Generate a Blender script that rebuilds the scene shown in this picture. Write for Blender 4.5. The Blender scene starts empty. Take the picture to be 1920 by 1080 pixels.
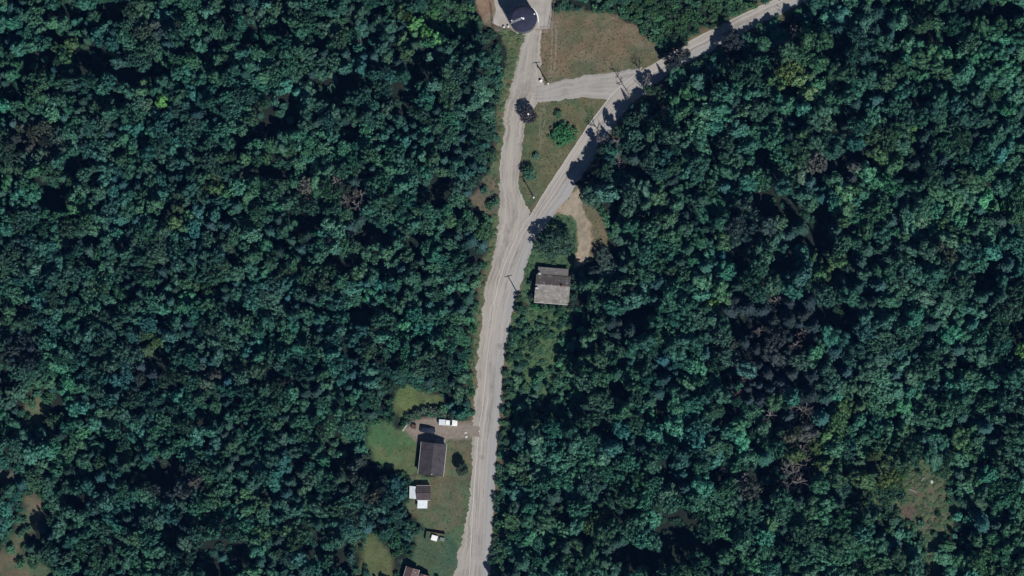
import bpy, bmesh, math, random
import numpy as np
from mathutils import Vector, Matrix, noise as mnoise

SC = bpy.context.scene
COL = SC.collection
S = 0.17                                   # metres per photo pixel
def P(px, py, z=0.0): return Vector(((px-960)*S, (540-py)*S, z))
R = math.radians

# ------------------------------------------------------------------ camera, sky, sun, exposure
H = 1200.0
cd = bpy.data.cameras.new("camera"); cam = bpy.data.objects.new("camera", cd); COL.objects.link(cam)
cam.location = (0, 0, H); cam.rotation_euler = (0, 0, 0)
cd.sensor_width = 36; cd.lens = 36*H/(1920*S); cd.clip_start = 5; cd.clip_end = 6000
SC.camera = cam
SHD = Vector((-0.48, 0.877)).normalized()   # way shadows fall on the ground
ELEV = R(50)
w = bpy.data.worlds.new("World"); SC.world = w; w.use_nodes = True
nt = w.node_tree
sky = nt.nodes.new('ShaderNodeTexSky'); sky.sky_type = 'NISHITA'; sky.sun_disc = False
sky.sun_elevation = ELEV; sky.sun_rotation = math.atan2(-SHD.x, -SHD.y)
sky.air_density = 1.0; sky.dust_density = 0.3; sky.ozone_density = 6.0
bg = nt.nodes['Background']; bg.inputs['Strength'].default_value = 0.05
nt.links.new(sky.outputs['Color'], bg.inputs['Color'])
sd = bpy.data.lights.new("sun", 'SUN'); sd.energy = 4.8; sd.angle = R(0.5); sd.color = (1.0, 0.97, 0.93)
sun = bpy.data.objects.new("sun", sd); COL.objects.link(sun)
Ld = Vector((SHD.x*math.cos(ELEV), SHD.y*math.cos(ELEV), -math.sin(ELEV)))
sun.rotation_euler = Ld.to_track_quat('-Z', 'Y').to_euler(); sun.location = (60, -120, 200)
SC.view_settings.view_transform = 'Standard'; SC.view_settings.look = 'None'
SC.view_settings.exposure = 0.0; SC.view_settings.gamma = 1.0
SC.cycles.max_bounces = 4; SC.cycles.diffuse_bounces = 2; SC.cycles.glossy_bounces = 2; SC.cycles.transmission_bounces = 2

rng = random.Random(7)
nrng = np.random.default_rng(7)

# ------------------------------------------------------------------ helpers
def tag(o, label=None, cat=None, group=None, kind=None):
    if label: o['label'] = label
    if cat: o['category'] = cat
    if group: o['group'] = group
    if kind: o['kind'] = kind
    return o
def empty(name, loc=(0,0,0), rz=0):
    o = bpy.data.objects.new(name, None); COL.objects.link(o)
    o.location = loc; o.rotation_euler = (0,0,rz); o.empty_display_size = 0.5; return o
def link_mesh(name, me, parent=None, mats=()):
    o = bpy.data.objects.new(name, me); COL.objects.link(o)
    for m in mats: me.materials.append(m)
    if parent: o.parent = parent
    return o
class MB:
    def __init__(s): s.bm = bmesh.new()
    def box(s, x0, x1, y0, y1, z0, z1, bev=0, rot=None, org=(0,0,0)):
        vs = [s.bm.verts.new((x, y, z)) for z in (z0, z1) for y in (y0, y1) for x in (x0, x1)]
        fs = [(0,2,3,1),(4,5,7,6),(0,1,5,4),(2,6,7,3),(0,4,6,2),(1,3,7,5)]
        fc = [s.bm.faces.new([vs[i] for i in f]) for f in fs]
        if bev:
            es = list({e for f in fc for e in f.edges})
            r = bmesh.ops.bevel(s.bm, geom=es, offset=bev, segments=2, affect='EDGES', profile=.6)
            vs = list({v for f in r['faces'] for v in f.verts} | {v for v in vs if v.is_valid})
        if rot: bmesh.ops.transform(s.bm, matrix=Matrix.Translation(org) @ rot @ Matrix.Translation(-Vector(org)), verts=[v for v in vs if v.is_valid])
        return s
    def prism(s, pts, ext, bev=0):
        """pts: closed 3D outline, ext: vector"""
        a = [s.bm.verts.new(p) for p in pts]; b = [s.bm.verts.new(Vector(p)+Vector(ext)) for p in pts]
        n = len(pts); fc = [s.bm.faces.new(a), s.bm.faces.new(b[::-1])]
        for i in range(n): fc.append(s.bm.faces.new((a[i], b[i], b[(i+1)%n], a[(i+1)%n])))
        if bev:
            es = list({e for f in fc for e in f.edges})
            bmesh.ops.bevel(s.bm, geom=es, offset=bev, segments=2, affect='EDGES', profile=.6)
        return s
    def tube(s, pts, rads, n=8, cap=True):
        pts = [Vector(p) for p in pts]
        if not hasattr(rads, '__len__'): rads = [rads]*len(pts)
        rings = []
        for i, p in enumerate(pts):
            d = (pts[min(i+1, len(pts)-1)] - pts[max(i-1, 0)]).normalized()
            u = d.orthogonal().normalized() if abs(d.z) < .99 else Vector((1,0,0)); v = d.cross(u).normalized(); u = v.cross(d)
            rings.append([s.bm.verts.new(p + (u*math.cos(2*math.pi*k/n) + v*math.sin(2*math.pi*k/n))*rads[i]) for k in range(n)])
        for a, b in zip(rings, rings[1:]):
            for k in range(n): s.bm.faces.new((a[k], a[(k+1)%n], b[(k+1)%n], b[k]))
        if cap:
            s.bm.faces.new(rings[0][::-1]); s.bm.faces.new(rings[-1])
        return s
    def build(s, name, mat, parent=None, smooth=False):
        bmesh.ops.recalc_face_normals(s.bm, faces=s.bm.faces)
        me = bpy.data.meshes.new(name); s.bm.to_mesh(me); s.bm.free()
        if smooth:
            for p in me.polygons: p.use_smooth = True
        return link_mesh(name, me, parent, [mat])

# ------------------------------------------------------------------ materials
def new_mat(name):
    m = bpy.data.materials.new(name); m.use_nodes = True
    t = m.node_tree; return m, t, t.nodes['Principled BSDF']
def N(t, typ, **kw):
    n = t.nodes.new(typ)
    for k, v in kw.items(): setattr(n, k, v)
    return n
def mix(t, fac, a, b, blend='MIX'):
    n = N(t, 'ShaderNodeMix', data_type='RGBA', blend_type=blend)
    for i, x in ((0, fac), (6, a), (7, b)):
        if hasattr(x, 'is_output'): t.links.new(x, n.inputs[i])
        elif i == 0: n.inputs[0].default_value = x
        else: n.inputs[i].default_value = (*x, 1)
    return n.outputs[2]
def noi(t, scale, detail=3, rough=.6, vec=None, lo=.35, hi=.65):
    n = N(t, 'ShaderNodeTexNoise'); n.inputs['Scale'].default_value = scale
    n.inputs['Detail'].default_value = detail; n.inputs['Roughness'].default_value = rough
    if vec is not None: t.links.new(vec, n.inputs['Vector'])
    r = N(t, 'ShaderNodeMapRange'); r.inputs[1].default_value = lo; r.inputs[2].default_value = hi
    t.links.new(n.outputs['Fac'], r.inputs[0]); return r.outputs[0]
def objco(t, gen='Object'):
    return N(t, 'ShaderNodeTexCoord').outputs[gen]
def worldco(t):
    return N(t, 'ShaderNodeNewGeometry').outputs['Position']
def bumpto(t, b, h, strength=.4, dist=.05):
    n = N(t, 'ShaderNodeBump'); n.inputs['Strength'].default_value = strength; n.inputs['Distance'].default_value = dist
    t.links.new(h, n.inputs['Height']); t.links.new(n.outputs['Normal'], b.inputs['Normal'])
def simple(name, col, col2=None, scale=3, rough=.7, metal=0, spec=.3, bump=0):
    m, t, b = new_mat(name)
    c2 = col2 or tuple(x*.75 for x in col)
    f = noi(t, scale, 4, .65, objco(t))
    t.links.new(mix(t, f, col, c2), b.inputs['Base Color'])
    b.inputs['Roughness'].default_value = rough; b.inputs['Metallic'].default_value = metal
    b.inputs['Specular IOR Level'].default_value = spec
    if bump: bumpto(t, b, f, bump)
    return m
def foliage_mat(name):
    m, t, b = new_mat(name)
    a = N(t, 'ShaderNodeAttribute', attribute_type='INSTANCER', attribute_name='tint')
    p = worldco(t)
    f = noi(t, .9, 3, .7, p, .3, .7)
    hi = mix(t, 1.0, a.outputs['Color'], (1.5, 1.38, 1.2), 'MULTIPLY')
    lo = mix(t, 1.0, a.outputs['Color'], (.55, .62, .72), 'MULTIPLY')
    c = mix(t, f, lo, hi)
    t.links.new(c, b.inputs['Base Color'])
    b.inputs['Roughness'].default_value = .62; b.inputs['Specular IOR Level'].default_value = .22
    return m
def ground_mat():
    m, t, b = new_mat('ground')
    a = N(t, 'ShaderNodeAttribute', attribute_type='GEOMETRY', attribute_name='zone')
    p = worldco(t)
    f1 = noi(t, .25, 5, .65, p, .33, .67); f2 = noi(t, 1.6, 4, .7, p, .3, .7); f3 = noi(t, .12, 3, .5, p, .4, .6)
    c = mix(t, f1, mix(t, 1., a.outputs['Color'], (.72, .78, .72), 'MULTIPLY'), mix(t, 1., a.outputs['Color'], (1.18, 1.15, 1.16), 'MULTIPLY'))
    c = mix(t, f3, c, mix(t, 1., c, (1.15, .98, .95), 'MULTIPLY'))
    c = mix(t, f2, mix(t, 1., c, (.7, .74, .7), 'MULTIPLY'), mix(t, 1., c, (1.2, 1.15, 1.12), 'MULTIPLY'))
    t.links.new(c, b.inputs['Base Color']); b.inputs['Roughness'].default_value = .95; b.inputs['Specular IOR Level'].default_value = .1
    bumpto(t, b, f2, .5, .12)
    return m
def road_mat(name, c1, c2, c3, tracks=True, edge=None):
    m, t, b = new_mat(name)
    uv = objco(t, 'UV'); p = worldco(t)
    sep = N(t, 'ShaderNodeSeparateXYZ'); t.links.new(uv, sep.inputs[0])
    f1 = noi(t, .5, 5, .7, p, .3, .7); f2 = noi(t, 3.5, 4, .7, p, .3, .7)
    f0 = noi(t, .13, 4, .75, p, .42, .6)
    c = mix(t, f1, c1, c2)
    c = mix(t, f0, c, tuple(x*.80 for x in c2))
    if tracks:
        # long streaks, uneven along the way: noise stretched along u
        cmb = N(t, 'ShaderNodeCombineXYZ')
        mu = N(t, 'ShaderNodeMath', operation='MULTIPLY'); t.links.new(sep.outputs[0], mu.inputs[0]); mu.inputs[1].default_value = .035
        mv = N(t, 'ShaderNodeMath', operation='MULTIPLY'); t.links.new(sep.outputs[1], mv.inputs[0]); mv.inputs[1].default_value = 7.
        t.links.new(mu.outputs[0], cmb.inputs[0]); t.links.new(mv.outputs[0], cmb.inputs[1])
        f4 = noi(t, 1.0, 3, .55, cmb.outputs[0], .38, .62)
        c = mix(t, f4, c, c3)
    if edge:
        def band(v0, w, col, fac, c, lo=.45, hi=.6, sc=.09):
            r1 = N(t, 'ShaderNodeMath', operation='SUBTRACT'); t.links.new(sep.outputs[1], r1.inputs[0]); r1.inputs[1].default_value = v0
            r2 = N(t, 'ShaderNodeMath', operation='ABSOLUTE'); t.links.new(r1.outputs[0], r2.inputs[0])
            r3 = N(t, 'ShaderNodeMapRange'); t.links.new(r2.outputs[0], r3.inputs[0]); r3.inputs[1].default_value = w; r3.inputs[2].default_value = w*.3; r3.inputs[4].default_value = fac
            n_ = noi(t, sc, 4, .7, p, lo, hi); m_ = N(t, 'ShaderNodeMath', operation='MULTIPLY'); t.links.new(r3.outputs[0], m_.inputs[0]); t.links.new(n_, m_.inputs[1])
            return mix(t, m_.outputs[0], c, col)
        c = band(.8, .34, (.30, .30, .30), .75, c, .3, .5)
        c = band(.47, .035, (.20, .155, .13), .7, c)
        c = band(.22, .05, (.42, .37, .32), .6, c, .35, .5)
        c = band(.66, .04, (.25, .235, .22), .6, c, .35, .6, .15)
        vo = N(t, 'ShaderNodeTexVoronoi'); t.links.new(p, vo.inputs['Vector']); vo.inputs['Scale'].default_value = .11
        vr = N(t, 'ShaderNodeMapRange'); t.links.new(vo.outputs['Distance'], vr.inputs[0]); vr.inputs[1].default_value = .16; vr.inputs[2].default_value = .08; vr.inputs[4].default_value = .6
        c = mix(t, vr.outputs[0], c, (.19, .175, .165))
    c = mix(t, f2, mix(t, 1., c, (.86, .86, .86), 'MULTIPLY'), mix(t, 1., c, (1.1, 1.1, 1.1), 'MULTIPLY'))
    if edge:
        r = N(t, 'ShaderNodeMapRange'); t.links.new(sep.outputs[1], r.inputs[0]); r.inputs[1].default_value = .035; r.inputs[2].default_value = .005
        c = mix(t, r.outputs[0], c, edge)
    t.links.new(c, b.inputs['Base Color']); b.inputs['Roughness'].default_value = .9; b.inputs['Specular IOR Level'].default_value = .15
    bumpto(t, b, f2, .3, .03)
    return m
def shingle_mat(name, c1, c2, patch=None, rows=.28, rough=.85):
    m, t, b = new_mat(name)
    co = objco(t)
    br = N(t, 'ShaderNodeTexBrick'); t.links.new(co, br.inputs['Vector'])
    br.inputs['Scale'].default_value = 1; br.inputs['Brick Width'].default_value = .9; br.inputs['Row Height'].default_value = rows
    br.inputs['Color1'].default_value = (*c1, 1); br.inputs['Color2'].default_value = (*c2, 1)
    br.inputs['Mortar'].default_value = (*[x*.55 for x in c1], 1); br.inputs['Mortar Size'].default_value = .015
    f = noi(t, .5, 6, .75, co, .42, .58)
    c = mix(t, f, br.outputs['Color'], patch or tuple(x*1.4 for x in c2))
    f5 = noi(t, 1.1, 5, .7, co, .52, .66)
    c = mix(t, f5, c, tuple(x*.62 for x in c1))
    if c1[0] > .15:
        f6 = noi(t, .33, 5, .7, co, .5, .62); c = mix(t, f6, c, (.13, .125, .10))
        f7 = noi(t, .8, 5, .75, co, .56, .66); c = mix(t, f7, c, (.34, .345, .33))
    f2 = noi(t, 4, 3, .7, co)
    c = mix(t, f2, mix(t, 1., c, (.8, .8, .8), 'MULTIPLY'), mix(t, 1., c, (1.15, 1.15, 1.15), 'MULTIPLY'))
    t.links.new(c, b.inputs['Base Color']); b.inputs['Roughness'].default_value = rough
    b.inputs['Specular IOR Level'].default_value = .25
    return m
M = {}
M['ground'] = ground_mat()
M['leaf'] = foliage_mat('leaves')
M['bark'] = simple('bark', (.13,.11,.095), (.07,.06,.05), 6, .9, bump=.5)
M['bare'] = simple('bare_wood', (.30,.28,.27), (.16,.14,.13), 5, .85)
M['road'] = road_mat('asphalt', (.315,.295,.275), (.265,.25,.235), (.375,.345,.31), True, (.56,.53,.48))
M['lane'] = road_mat('gravel', (.33,.305,.275), (.265,.24,.212), (.37,.34,.30), True)
M['side'] = road_mat('old_asphalt', (.31,.295,.275), (.27,.255,.235), (.345,.325,.30), True)
M['dirt'] = road_mat('dirt', (.36,.30,.235), (.235,.205,.150), (.3,.24,.18), False)
M['track'] = simple('track_dirt', (.21,.175,.135), (.15,.125,.09), .5, .95)
M['track_green'] = simple('track_grass', (.16,.165,.115), (.10,.12,.072), .4, .95)
M['concrete'] = simple('concrete', (.37,.345,.31), (.28,.26,.235), .35, .9)
M['roof_dark'] = shingle_mat('dark_shingles', (.055,.048,.056), (.042,.038,.046), (.068,.058,.064))
M['roof_shed'] = shingle_mat('shed_shingles', (.07,.056,.06), (.055,.046,.05), (.08,.064,.064))
M['roof_brown'] = shingle_mat('brown_shingles', (.135,.092,.088), (.11,.078,.076), (.16,.11,.1))
M['roof_grey'] = shingle_mat('weathered_shingles', (.27,.258,.245), (.21,.20,.19), (.185,.165,.15))
M['roof_grey_shade'] = shingle_mat('shaded_old_shingles', (.17,.15,.148), (.15,.132,.125), (.125,.098,.078))  # weathered shingles with the north slope's shade mixed into the colour
M['roof_grey3'] = shingle_mat('porch_shingles', (.20,.185,.19), (.165,.155,.16), (.14,.12,.115))
M['wood_white'] = simple('white_siding', (.62,.61,.58), (.5,.49,.46), 2, .7)
M['wood_grey'] = simple('grey_siding', (.30,.29,.27), (.2,.19,.17), 2, .85)
M['wood_brown'] = simple('brown_boards', (.12,.07,.05), (.075,.045,.035), 3, .85)
M['white_metal'] = simple('white_sheet', (.62,.67,.69), (.50,.55,.57), 1.2, .5)
M['white_paint'] = simple('white_paint', (.8,.8,.78), (.74,.74,.73), 1.5, .35, spec=.5)
M['glass'] = simple('glass', (.02,.025,.03), (.03,.035,.045), 1, .08, spec=.8)
M['car_blue'] = simple('dark_blue_paint', (.012,.018,.035), (.016,.022,.04), 2, .25, spec=.6)
M['rubber'] = simple('rubber', (.02,.02,.02), (.03,.03,.03), 4, .8)
M['steel'] = simple('steel', (.45,.46,.47), (.3,.31,.32), 4, .4, metal=.7)
M['lamp'] = simple('lamp_lens', (.7,.7,.68), (.6,.6,.6), 4, .2)
M['red_lens'] = simple('red_lens', (.4,.02,.02), (.3,.02,.02), 4, .25)
M['tank'] = simple('tank_paint', (.030,.032,.060), (.020,.021,.038), .5, .8, spec=.2)
M['tank_wall'] = simple('tank_wall_paint', (.10,.11,.15), (.07,.08,.12), .7, .5)
M['pole'] = simple('pole_wood', (.12,.085,.06), (.07,.05,.035), 6, .9)
M['ceramic'] = simple('ceramic', (.75,.76,.76), (.6,.6,.6), 5, .25)
M['brick'] = simple('brick', (.28,.13,.09), (.18,.09,.07), 5, .9)
M['wire'] = simple('wire', (.1,.1,.1), (.08,.08,.08), 5, .6)
M['wood_pale'] = simple('pale_timber', (.42,.40,.36), (.3,.28,.25), 4, .85)
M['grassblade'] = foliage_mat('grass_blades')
M['moss'] = simple('grey_green_sheet', (.16,.21,.20), (.11,.15,.15), 2, .8)

# ------------------------------------------------------------------ plan of the place (photo pixels of the ground)
ROAD = [(860,1150,912,1150),(880,1080,918,1080),(884,1000,922,1000),(889,900,928,900),(896,820,933,820),(905,760,938,760),(910,700,944,700),
 (917,640,951,640),(923,600,958,600),(928,557,969,553),(933,535,975,538),(948,488,989,492),(963,455,999,458),(983,418,1016,430),(1000,395,1040,402),
 (1014,370,1062,374),(1045,322,1090,335),(1080,270,1118,288),(1107,228,1145,245),(1150,172,1178,200),(1190,140,1218,168),(1245,108,1262,135),
 (1300,73,1318,103),(1360,42,1378,68),(1410,18,1425,45),(1465,-6,1482,18),(1530,-40,1545,-12),(1700,-150,1716,-122)]
LANE = [(986,56,1016,56),(977,95,1013,100),(967,130,1013,130),(957,158,1022,160),(950,190,1008,192),(946,215,990,215),(943,240,983,240),
 (940,270,979,270),(938,300,978,300),(936,340,971,345),(936,378,984,384),(935,410,996,402),(931,450,975,435),(920,500,952,490),(907,545,938,540),
 (903,600,927,600),(899,650,920,640),(892,700,914,700),(888,760,908,760),(886,820,900,820),(886,880,893,880),(882,930,890,930),(872,990,888,990),
 (861,1040,886,1040),(848,1085,884,1085),(840,1150,880,1150)]
SIDE = [(1003,162,1000,192),(1024,158,1028,190),(1060,148,1060,186),(1100,141,1096,183),(1150,136,1132,186),(1205,126,1168,186)]
def stripe(pairs, n, jit=(0,0), seed=1, closed=False):
    """smooth, ragged-edged pairs of ground points"""
    a = np.array(pairs, float); d = np.r_[0, np.cumsum(np.hypot(*np.diff((a[:,:2]+a[:,2:])/2, axis=0).T))]
    u = np.linspace(0, d[-1], n)
    out = np.stack([np.interp(u, d, a[:,k]) for k in range(4)], 1)
    k = np.hanning(int(n/len(pairs)*1.2)//2*2+1); k /= k.sum()
    h = len(k)//2
    sm = np.stack([np.convolve(np.pad(out[:,i], h, mode='edge'), k, 'valid') for i in range(4)], 1)
    sm[0], sm[-1] = out[0], out[-1]
    r = np.random.default_rng(seed)
    dirv = sm[:,2:]-sm[:,:2]; dirv /= np.linalg.norm(dirv, axis=1)[:,None]
    def jn(amp):
        x = r.normal(size=n); x2 = np.convolve(r.normal(size=n), np.ones(7)/7, 'same')*2.2; return (x*.45+x2)*amp
    sm[:,:2] += dirv*jn(jit[0])[:,None]; sm[:,2:] += dirv*jn(jit[1])[:,None]
    return sm, u
def strip_mesh(name, pairs, n, z, mat, jit, seed, label_kind='structure'):
    sm, u = stripe(pairs, n, jit, seed)
    K = 9; vs = []; uv = []
    for i in range(n):
        a = P(*sm[i,:2], z); b = P(*sm[i,2:], z)
        for k in range(K): vs.append(a.lerp(b, k/(K-1))); uv.append((u[i]*S, k/(K-1)))
    fs = [(i*K+k, i*K+k+1, (i+1)*K+k+1, (i+1)*K+k) for i in range(n-1) for k in range(K-1)]
    me = bpy.data.meshes.new(name); me.from_pydata(vs, [], fs)
    l = me.uv_layers.new(name='UVMap')
    for li, lp in enumerate(me.loops): l.data[li].uv = uv[lp.vertex_index]
    o = link_mesh(name, me, None, [mat]); o['kind'] = 'structure'
    if me.polygons[0].normal.z < 0: me.flip_normals()
    return o
def strip_poly(pairs, n=60):
    sm, _ = stripe(pairs, n); return [tuple(p) for p in sm[:,:2]] + [tuple(p) for p in sm[::-1,2:]]

POLY = dict(
 meadow=[(1036,22),(1100,20),(1150,30),(1190,50),(1222,80),(1244,112),(1222,122),(1190,134),(1110,142),(1048,154),(1025,160),(1013,120),(1014,57),(1036,57)],
 island=[(1004,196),(1028,189),(1070,185),(1122,181),(1133,193),(1105,232),(1080,272),(1050,318),(1020,360),(1003,382),(990,386),(975,377),(970,350),(978,300),(979,262),(986,225)],
 pad_dirt=[(893,-60),(1040,-60),(1038,58),(1014,60),(985,62),(930,60),(905,45),(892,15)],
 verge_w=[(935,58),(990,58),(985,95),(962,150),(945,200),(940,300),(938,400),(922,500),(906,560),(895,690),(884,690),(893,600),(905,520),(922,440),(925,400),(918,330),(934,280),(934,200),(944,130),(948,90)],
 patch_w=[(884,375),(905,335),(938,325),(938,395),(918,402),(888,396)],
 lawn_up=[(740,735),(765,725),(800,735),(828,738),(832,756),(800,763),(770,775),(748,782),(738,762)],
 lawn_w=[(690,800),(720,790),(757,805),(785,812),(786,888),(760,892),(735,880),(700,862),(686,830)],
 lawn_e=[(830,822),(893,822),(890,900),(884,1000),(868,1040),(862,1085),(822,1070),(800,1052),(790,1040),(792,985),(775,970),(760,948),(768,930),(770,890),(826,893)],
 lawn_s=[(780,1000),(850,1000),(862,1090),(740,1095),(755,1050),(775,1040)],
 clear_r=[(1700,888),(1735,880),(1766,895),(1778,930),(1768,990),(1757,1005),(1745,1004),(1708,990),(1688,965),(1690,930)],
 track_r=[(1746,1000),(1760,1000),(1752,1050),(1748,1100),(1738,1100),(1742,1050)],
 clear_l=[(48,930),(60,924),(90,944),(94,956),(70,984),(52,1008),(44,1044),(92,1060),(112,1100),(-20,1130),(-20,1048),(14,1022),(38,972)],
 clear_l2=[(-10,882),(25,884),(35,898),(8,906),(-10,905)],
 clear_m=[(672,1012),(705,1003),(722,1022),(738,1040),(742,1090),(668,1095),(676,1050)],
 drive_a=[(757,806),(772,790),(800,781),(830,783),(862,790),(897,792),(897,823),(838,825),(836,832),(786,832),(770,822)],
 dirt_d=[(1062,372),(1090,352),(1092,390),(1108,418),(1112,450),(1106,480),(1095,500),(1074,502),(1082,470),(1082,430),(1072,405),(1040,402)],
 verge_d=[(1090,375),(1110,385),(1128,405),(1140,428),(1140,470),(1108,485),(1108,420)],
 yard_d=[(992,445),(1012,428),(1040,402),(1075,405),(1084,430),(1082,470),(1076,500),(1072,575),(1000,575),(978,560),(985,500)],
 lot_d=[(962,578),(1000,572),(1072,578),(1066,630),(1048,690),(1030,760),(965,780),(950,700)],
 scrub_r=[(1620,860),(1700,850),(1790,870),(1800,960),(1775,1010),(1770,1090),(1725,1090),(1735,1010),(1650,980),(1610,920)],
 olive_l=[(60,735),(85,733),(92,765),(70,792),(45,800),(40,775)],
)
RP = {'road': strip_poly(ROAD, 90), 'lane': strip_poly(LANE, 90), 'side': strip_poly(SIDE, 20)}
def sdf(xy, poly):
    """signed distance in px, negative inside; xy (n,2)"""
    p = np.array(poly, float); q = np.roll(p, -1, 0)
    x, y = xy[:,0], xy[:,1]; dmin = np.full(len(xy), 1e9); ins = np.zeros(len(xy), bool)
    for (ax, ay), (bx, by) in zip(p, q):
        ex, ey = bx-ax, by-ay; L = ex*ex+ey*ey+1e-9
        t = np.clip(((x-ax)*ex+(y-ay)*ey)/L, 0, 1)
        dmin = np.minimum(dmin, np.hypot(x-ax-t*ex, y-ay-t*ey))
        c = ((ay > y) != (by > y)) & (x < ex*(y-ay)/(ey if abs(ey) > 1e-9 else 1e-9)+ax)
        ins ^= c
    return np.where(ins, -dmin, dmin)
def vnoise(x, y, s, seed=0):
    """smooth value noise, vectorised, 0..1"""
    u, v = x/s+seed*17.3+500, y/s+seed*9.1+500; i, j = np.floor(u).astype(int), np.floor(v).astype(int); fu, fv = u-i, v-j
    fu = fu*fu*(3-2*fu); fv = fv*fv*(3-2*fv)
    h = lambda a, b: np.modf(np.abs(np.sin(a*127.1+b*311.7+seed*74.7)*43758.5453))[0]
    return (h(i,j)*(1-fu)+h(i+1,j)*fu)*(1-fv)+(h(i,j+1)*(1-fu)+h(i+1,j+1)*fu)*fv

# ------------------------------------------------------------------ ground, one sheet
FLOOR = (.016,.024,.021)
ZC = dict(meadow=(.150,.128,.090), island=(.118,.120,.074), pad_dirt=(.215,.165,.125), verge_w=(.095,.125,.072), patch_w=(.11,.108,.082),
 lawn_up=(.100,.150,.064), lawn_w=(.060,.128,.062), lawn_e=(.074,.122,.070), lawn_s=(.050,.100,.068), clear_r=(.088,.108,.070), track_r=(.10,.12,.09),
 clear_l=(.075,.112,.070), clear_l2=(.10,.11,.09), clear_m=(.095,.12,.062), drive_a=(.20,.175,.15), dirt_d=(.34,.28,.215), verge_d=(.13,.125,.085),
 yard_d=(.060,.11,.062), olive_l=(.095,.115,.07), lot_d=(.070,.125,.066), scrub_r=(.070,.110,.062))
gx = np.r_[-2500,-1200,-600,-350,np.arange(-225,225.1,.6),350,600,1200,2500]
gy = np.r_[-2500,-1200,-600,-300,np.arange(-150,150.1,.6),300,600,1200,2500]
X, Y = np.meshgrid(gx, gy); nx, ny = len(gx), len(gy)
px = X.ravel()/S+960; py = 540-Y.ravel()/S; xy = np.stack([px, py], 1)
warp = np.stack([(vnoise(px,py,14,1)-.5)*12+(vnoise(px,py,5,2)-.5)*6, (vnoise(px,py,14,3)-.5)*12+(vnoise(px,py,5,4)-.5)*6], 1)
colr = np.tile(np.array(FLOOR), (len(px),1)); core = (px > -500)&(px < 2400)&(py > -400)&(py < 1500)
nearroad = np.full(len(px), 1e9)
ci = np.where(core)[0]
for k in RP: nearroad[ci] = np.minimum(nearroad[ci], sdf(xy[ci]+warp[ci]*.6, RP[k]))
t_ = np.clip(1-(nearroad-4)/16, 0, 1)[:,None]; colr = colr*(1-t_)+np.array((.12,.112,.072))*t_          # rough verge along the roads
for k, pl in sorted(POLY.items(), key=lambda q: q[0] not in ('lot_d', 'scrub_r')):
    a = np.array(pl); b = core&(px > a[:,0].min()-15)&(px < a[:,0].max()+15)&(py > a[:,1].min()-15)&(py < a[:,1].max()+15)
    i = np.where(b)[0]; d = sdf(xy[i]+warp[i]*(.35 if k in ('pad_dirt','drive_a') else 1), pl); t_ = np.clip(.5-d/(16 if k.startswith('clear') or k == 'olive_l' else 9 if k.startswith('lawn') else 5), 0, 1)[:,None]
    c = np.array(ZC[k])[None,:].repeat(len(i), 0)
    if k in ('meadow', 'island', 'lawn_e', 'lawn_w', 'clear_r', 'clear_l', 'lawn_s', 'clear_m', 'pad_dirt', 'lawn_up'):
        g = np.clip((vnoise(px[i],py[i],28,5)*.6+vnoise(px[i],py[i],9,6)*.4-.42)*4, 0, 1)[:,None]
        alt = {'meadow':(.095,.112,.070),'island':(.065,.105,.058),'lawn_e':(.105,.108,.072),'lawn_w':(.088,.124,.064),'clear_r':(.112,.106,.078),
               'clear_l':(.118,.108,.076),'lawn_s':(.065,.098,.06),'clear_m':(.09,.115,.055),'pad_dirt':(.13,.115,.085),'lawn_up':(.085,.11,.055)}[k]
        if k == 'meadow': g = np.clip(g*.8+np.clip((py[i]-115)/50+(px[i]-1130)/160, 0, .7)[:,None], 0, 1)
        c = c*(1-g)+np.array(alt)*g
    colr[i] = colr[i]*(1-t_)+c*t_
me = bpy.data.meshes.new('ground')
vz = np.zeros(nx*ny); verts = np.stack([X.ravel(), Y.ravel(), vz], 1)
me.vertices.add(nx*ny); me.vertices.foreach_set('co', verts.ravel())
ii, jj = np.meshgrid(np.arange(nx-1), np.arange(ny-1)); v0 = (jj*nx+ii).ravel()
quads = np.stack([v0, v0+1, v0+nx+1, v0+nx], 1); nf = len(quads)
me.loops.add(nf*4); me.loops.foreach_set('vertex_index', quads.ravel().astype(np.int32))
me.polygons.add(nf); me.polygons.foreach_set('loop_start', np.arange(0, nf*4, 4, dtype=np.int32))
me.update(calc_edges=True)
at = me.attributes.new('zone', 'FLOAT_COLOR', 'POINT'); at.data.foreach_set('color', np.c_[colr, np.ones(len(colr))].ravel().astype(np.float32))
tag(link_mesh('ground', me, None, [M['ground']]), kind='structure')

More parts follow.
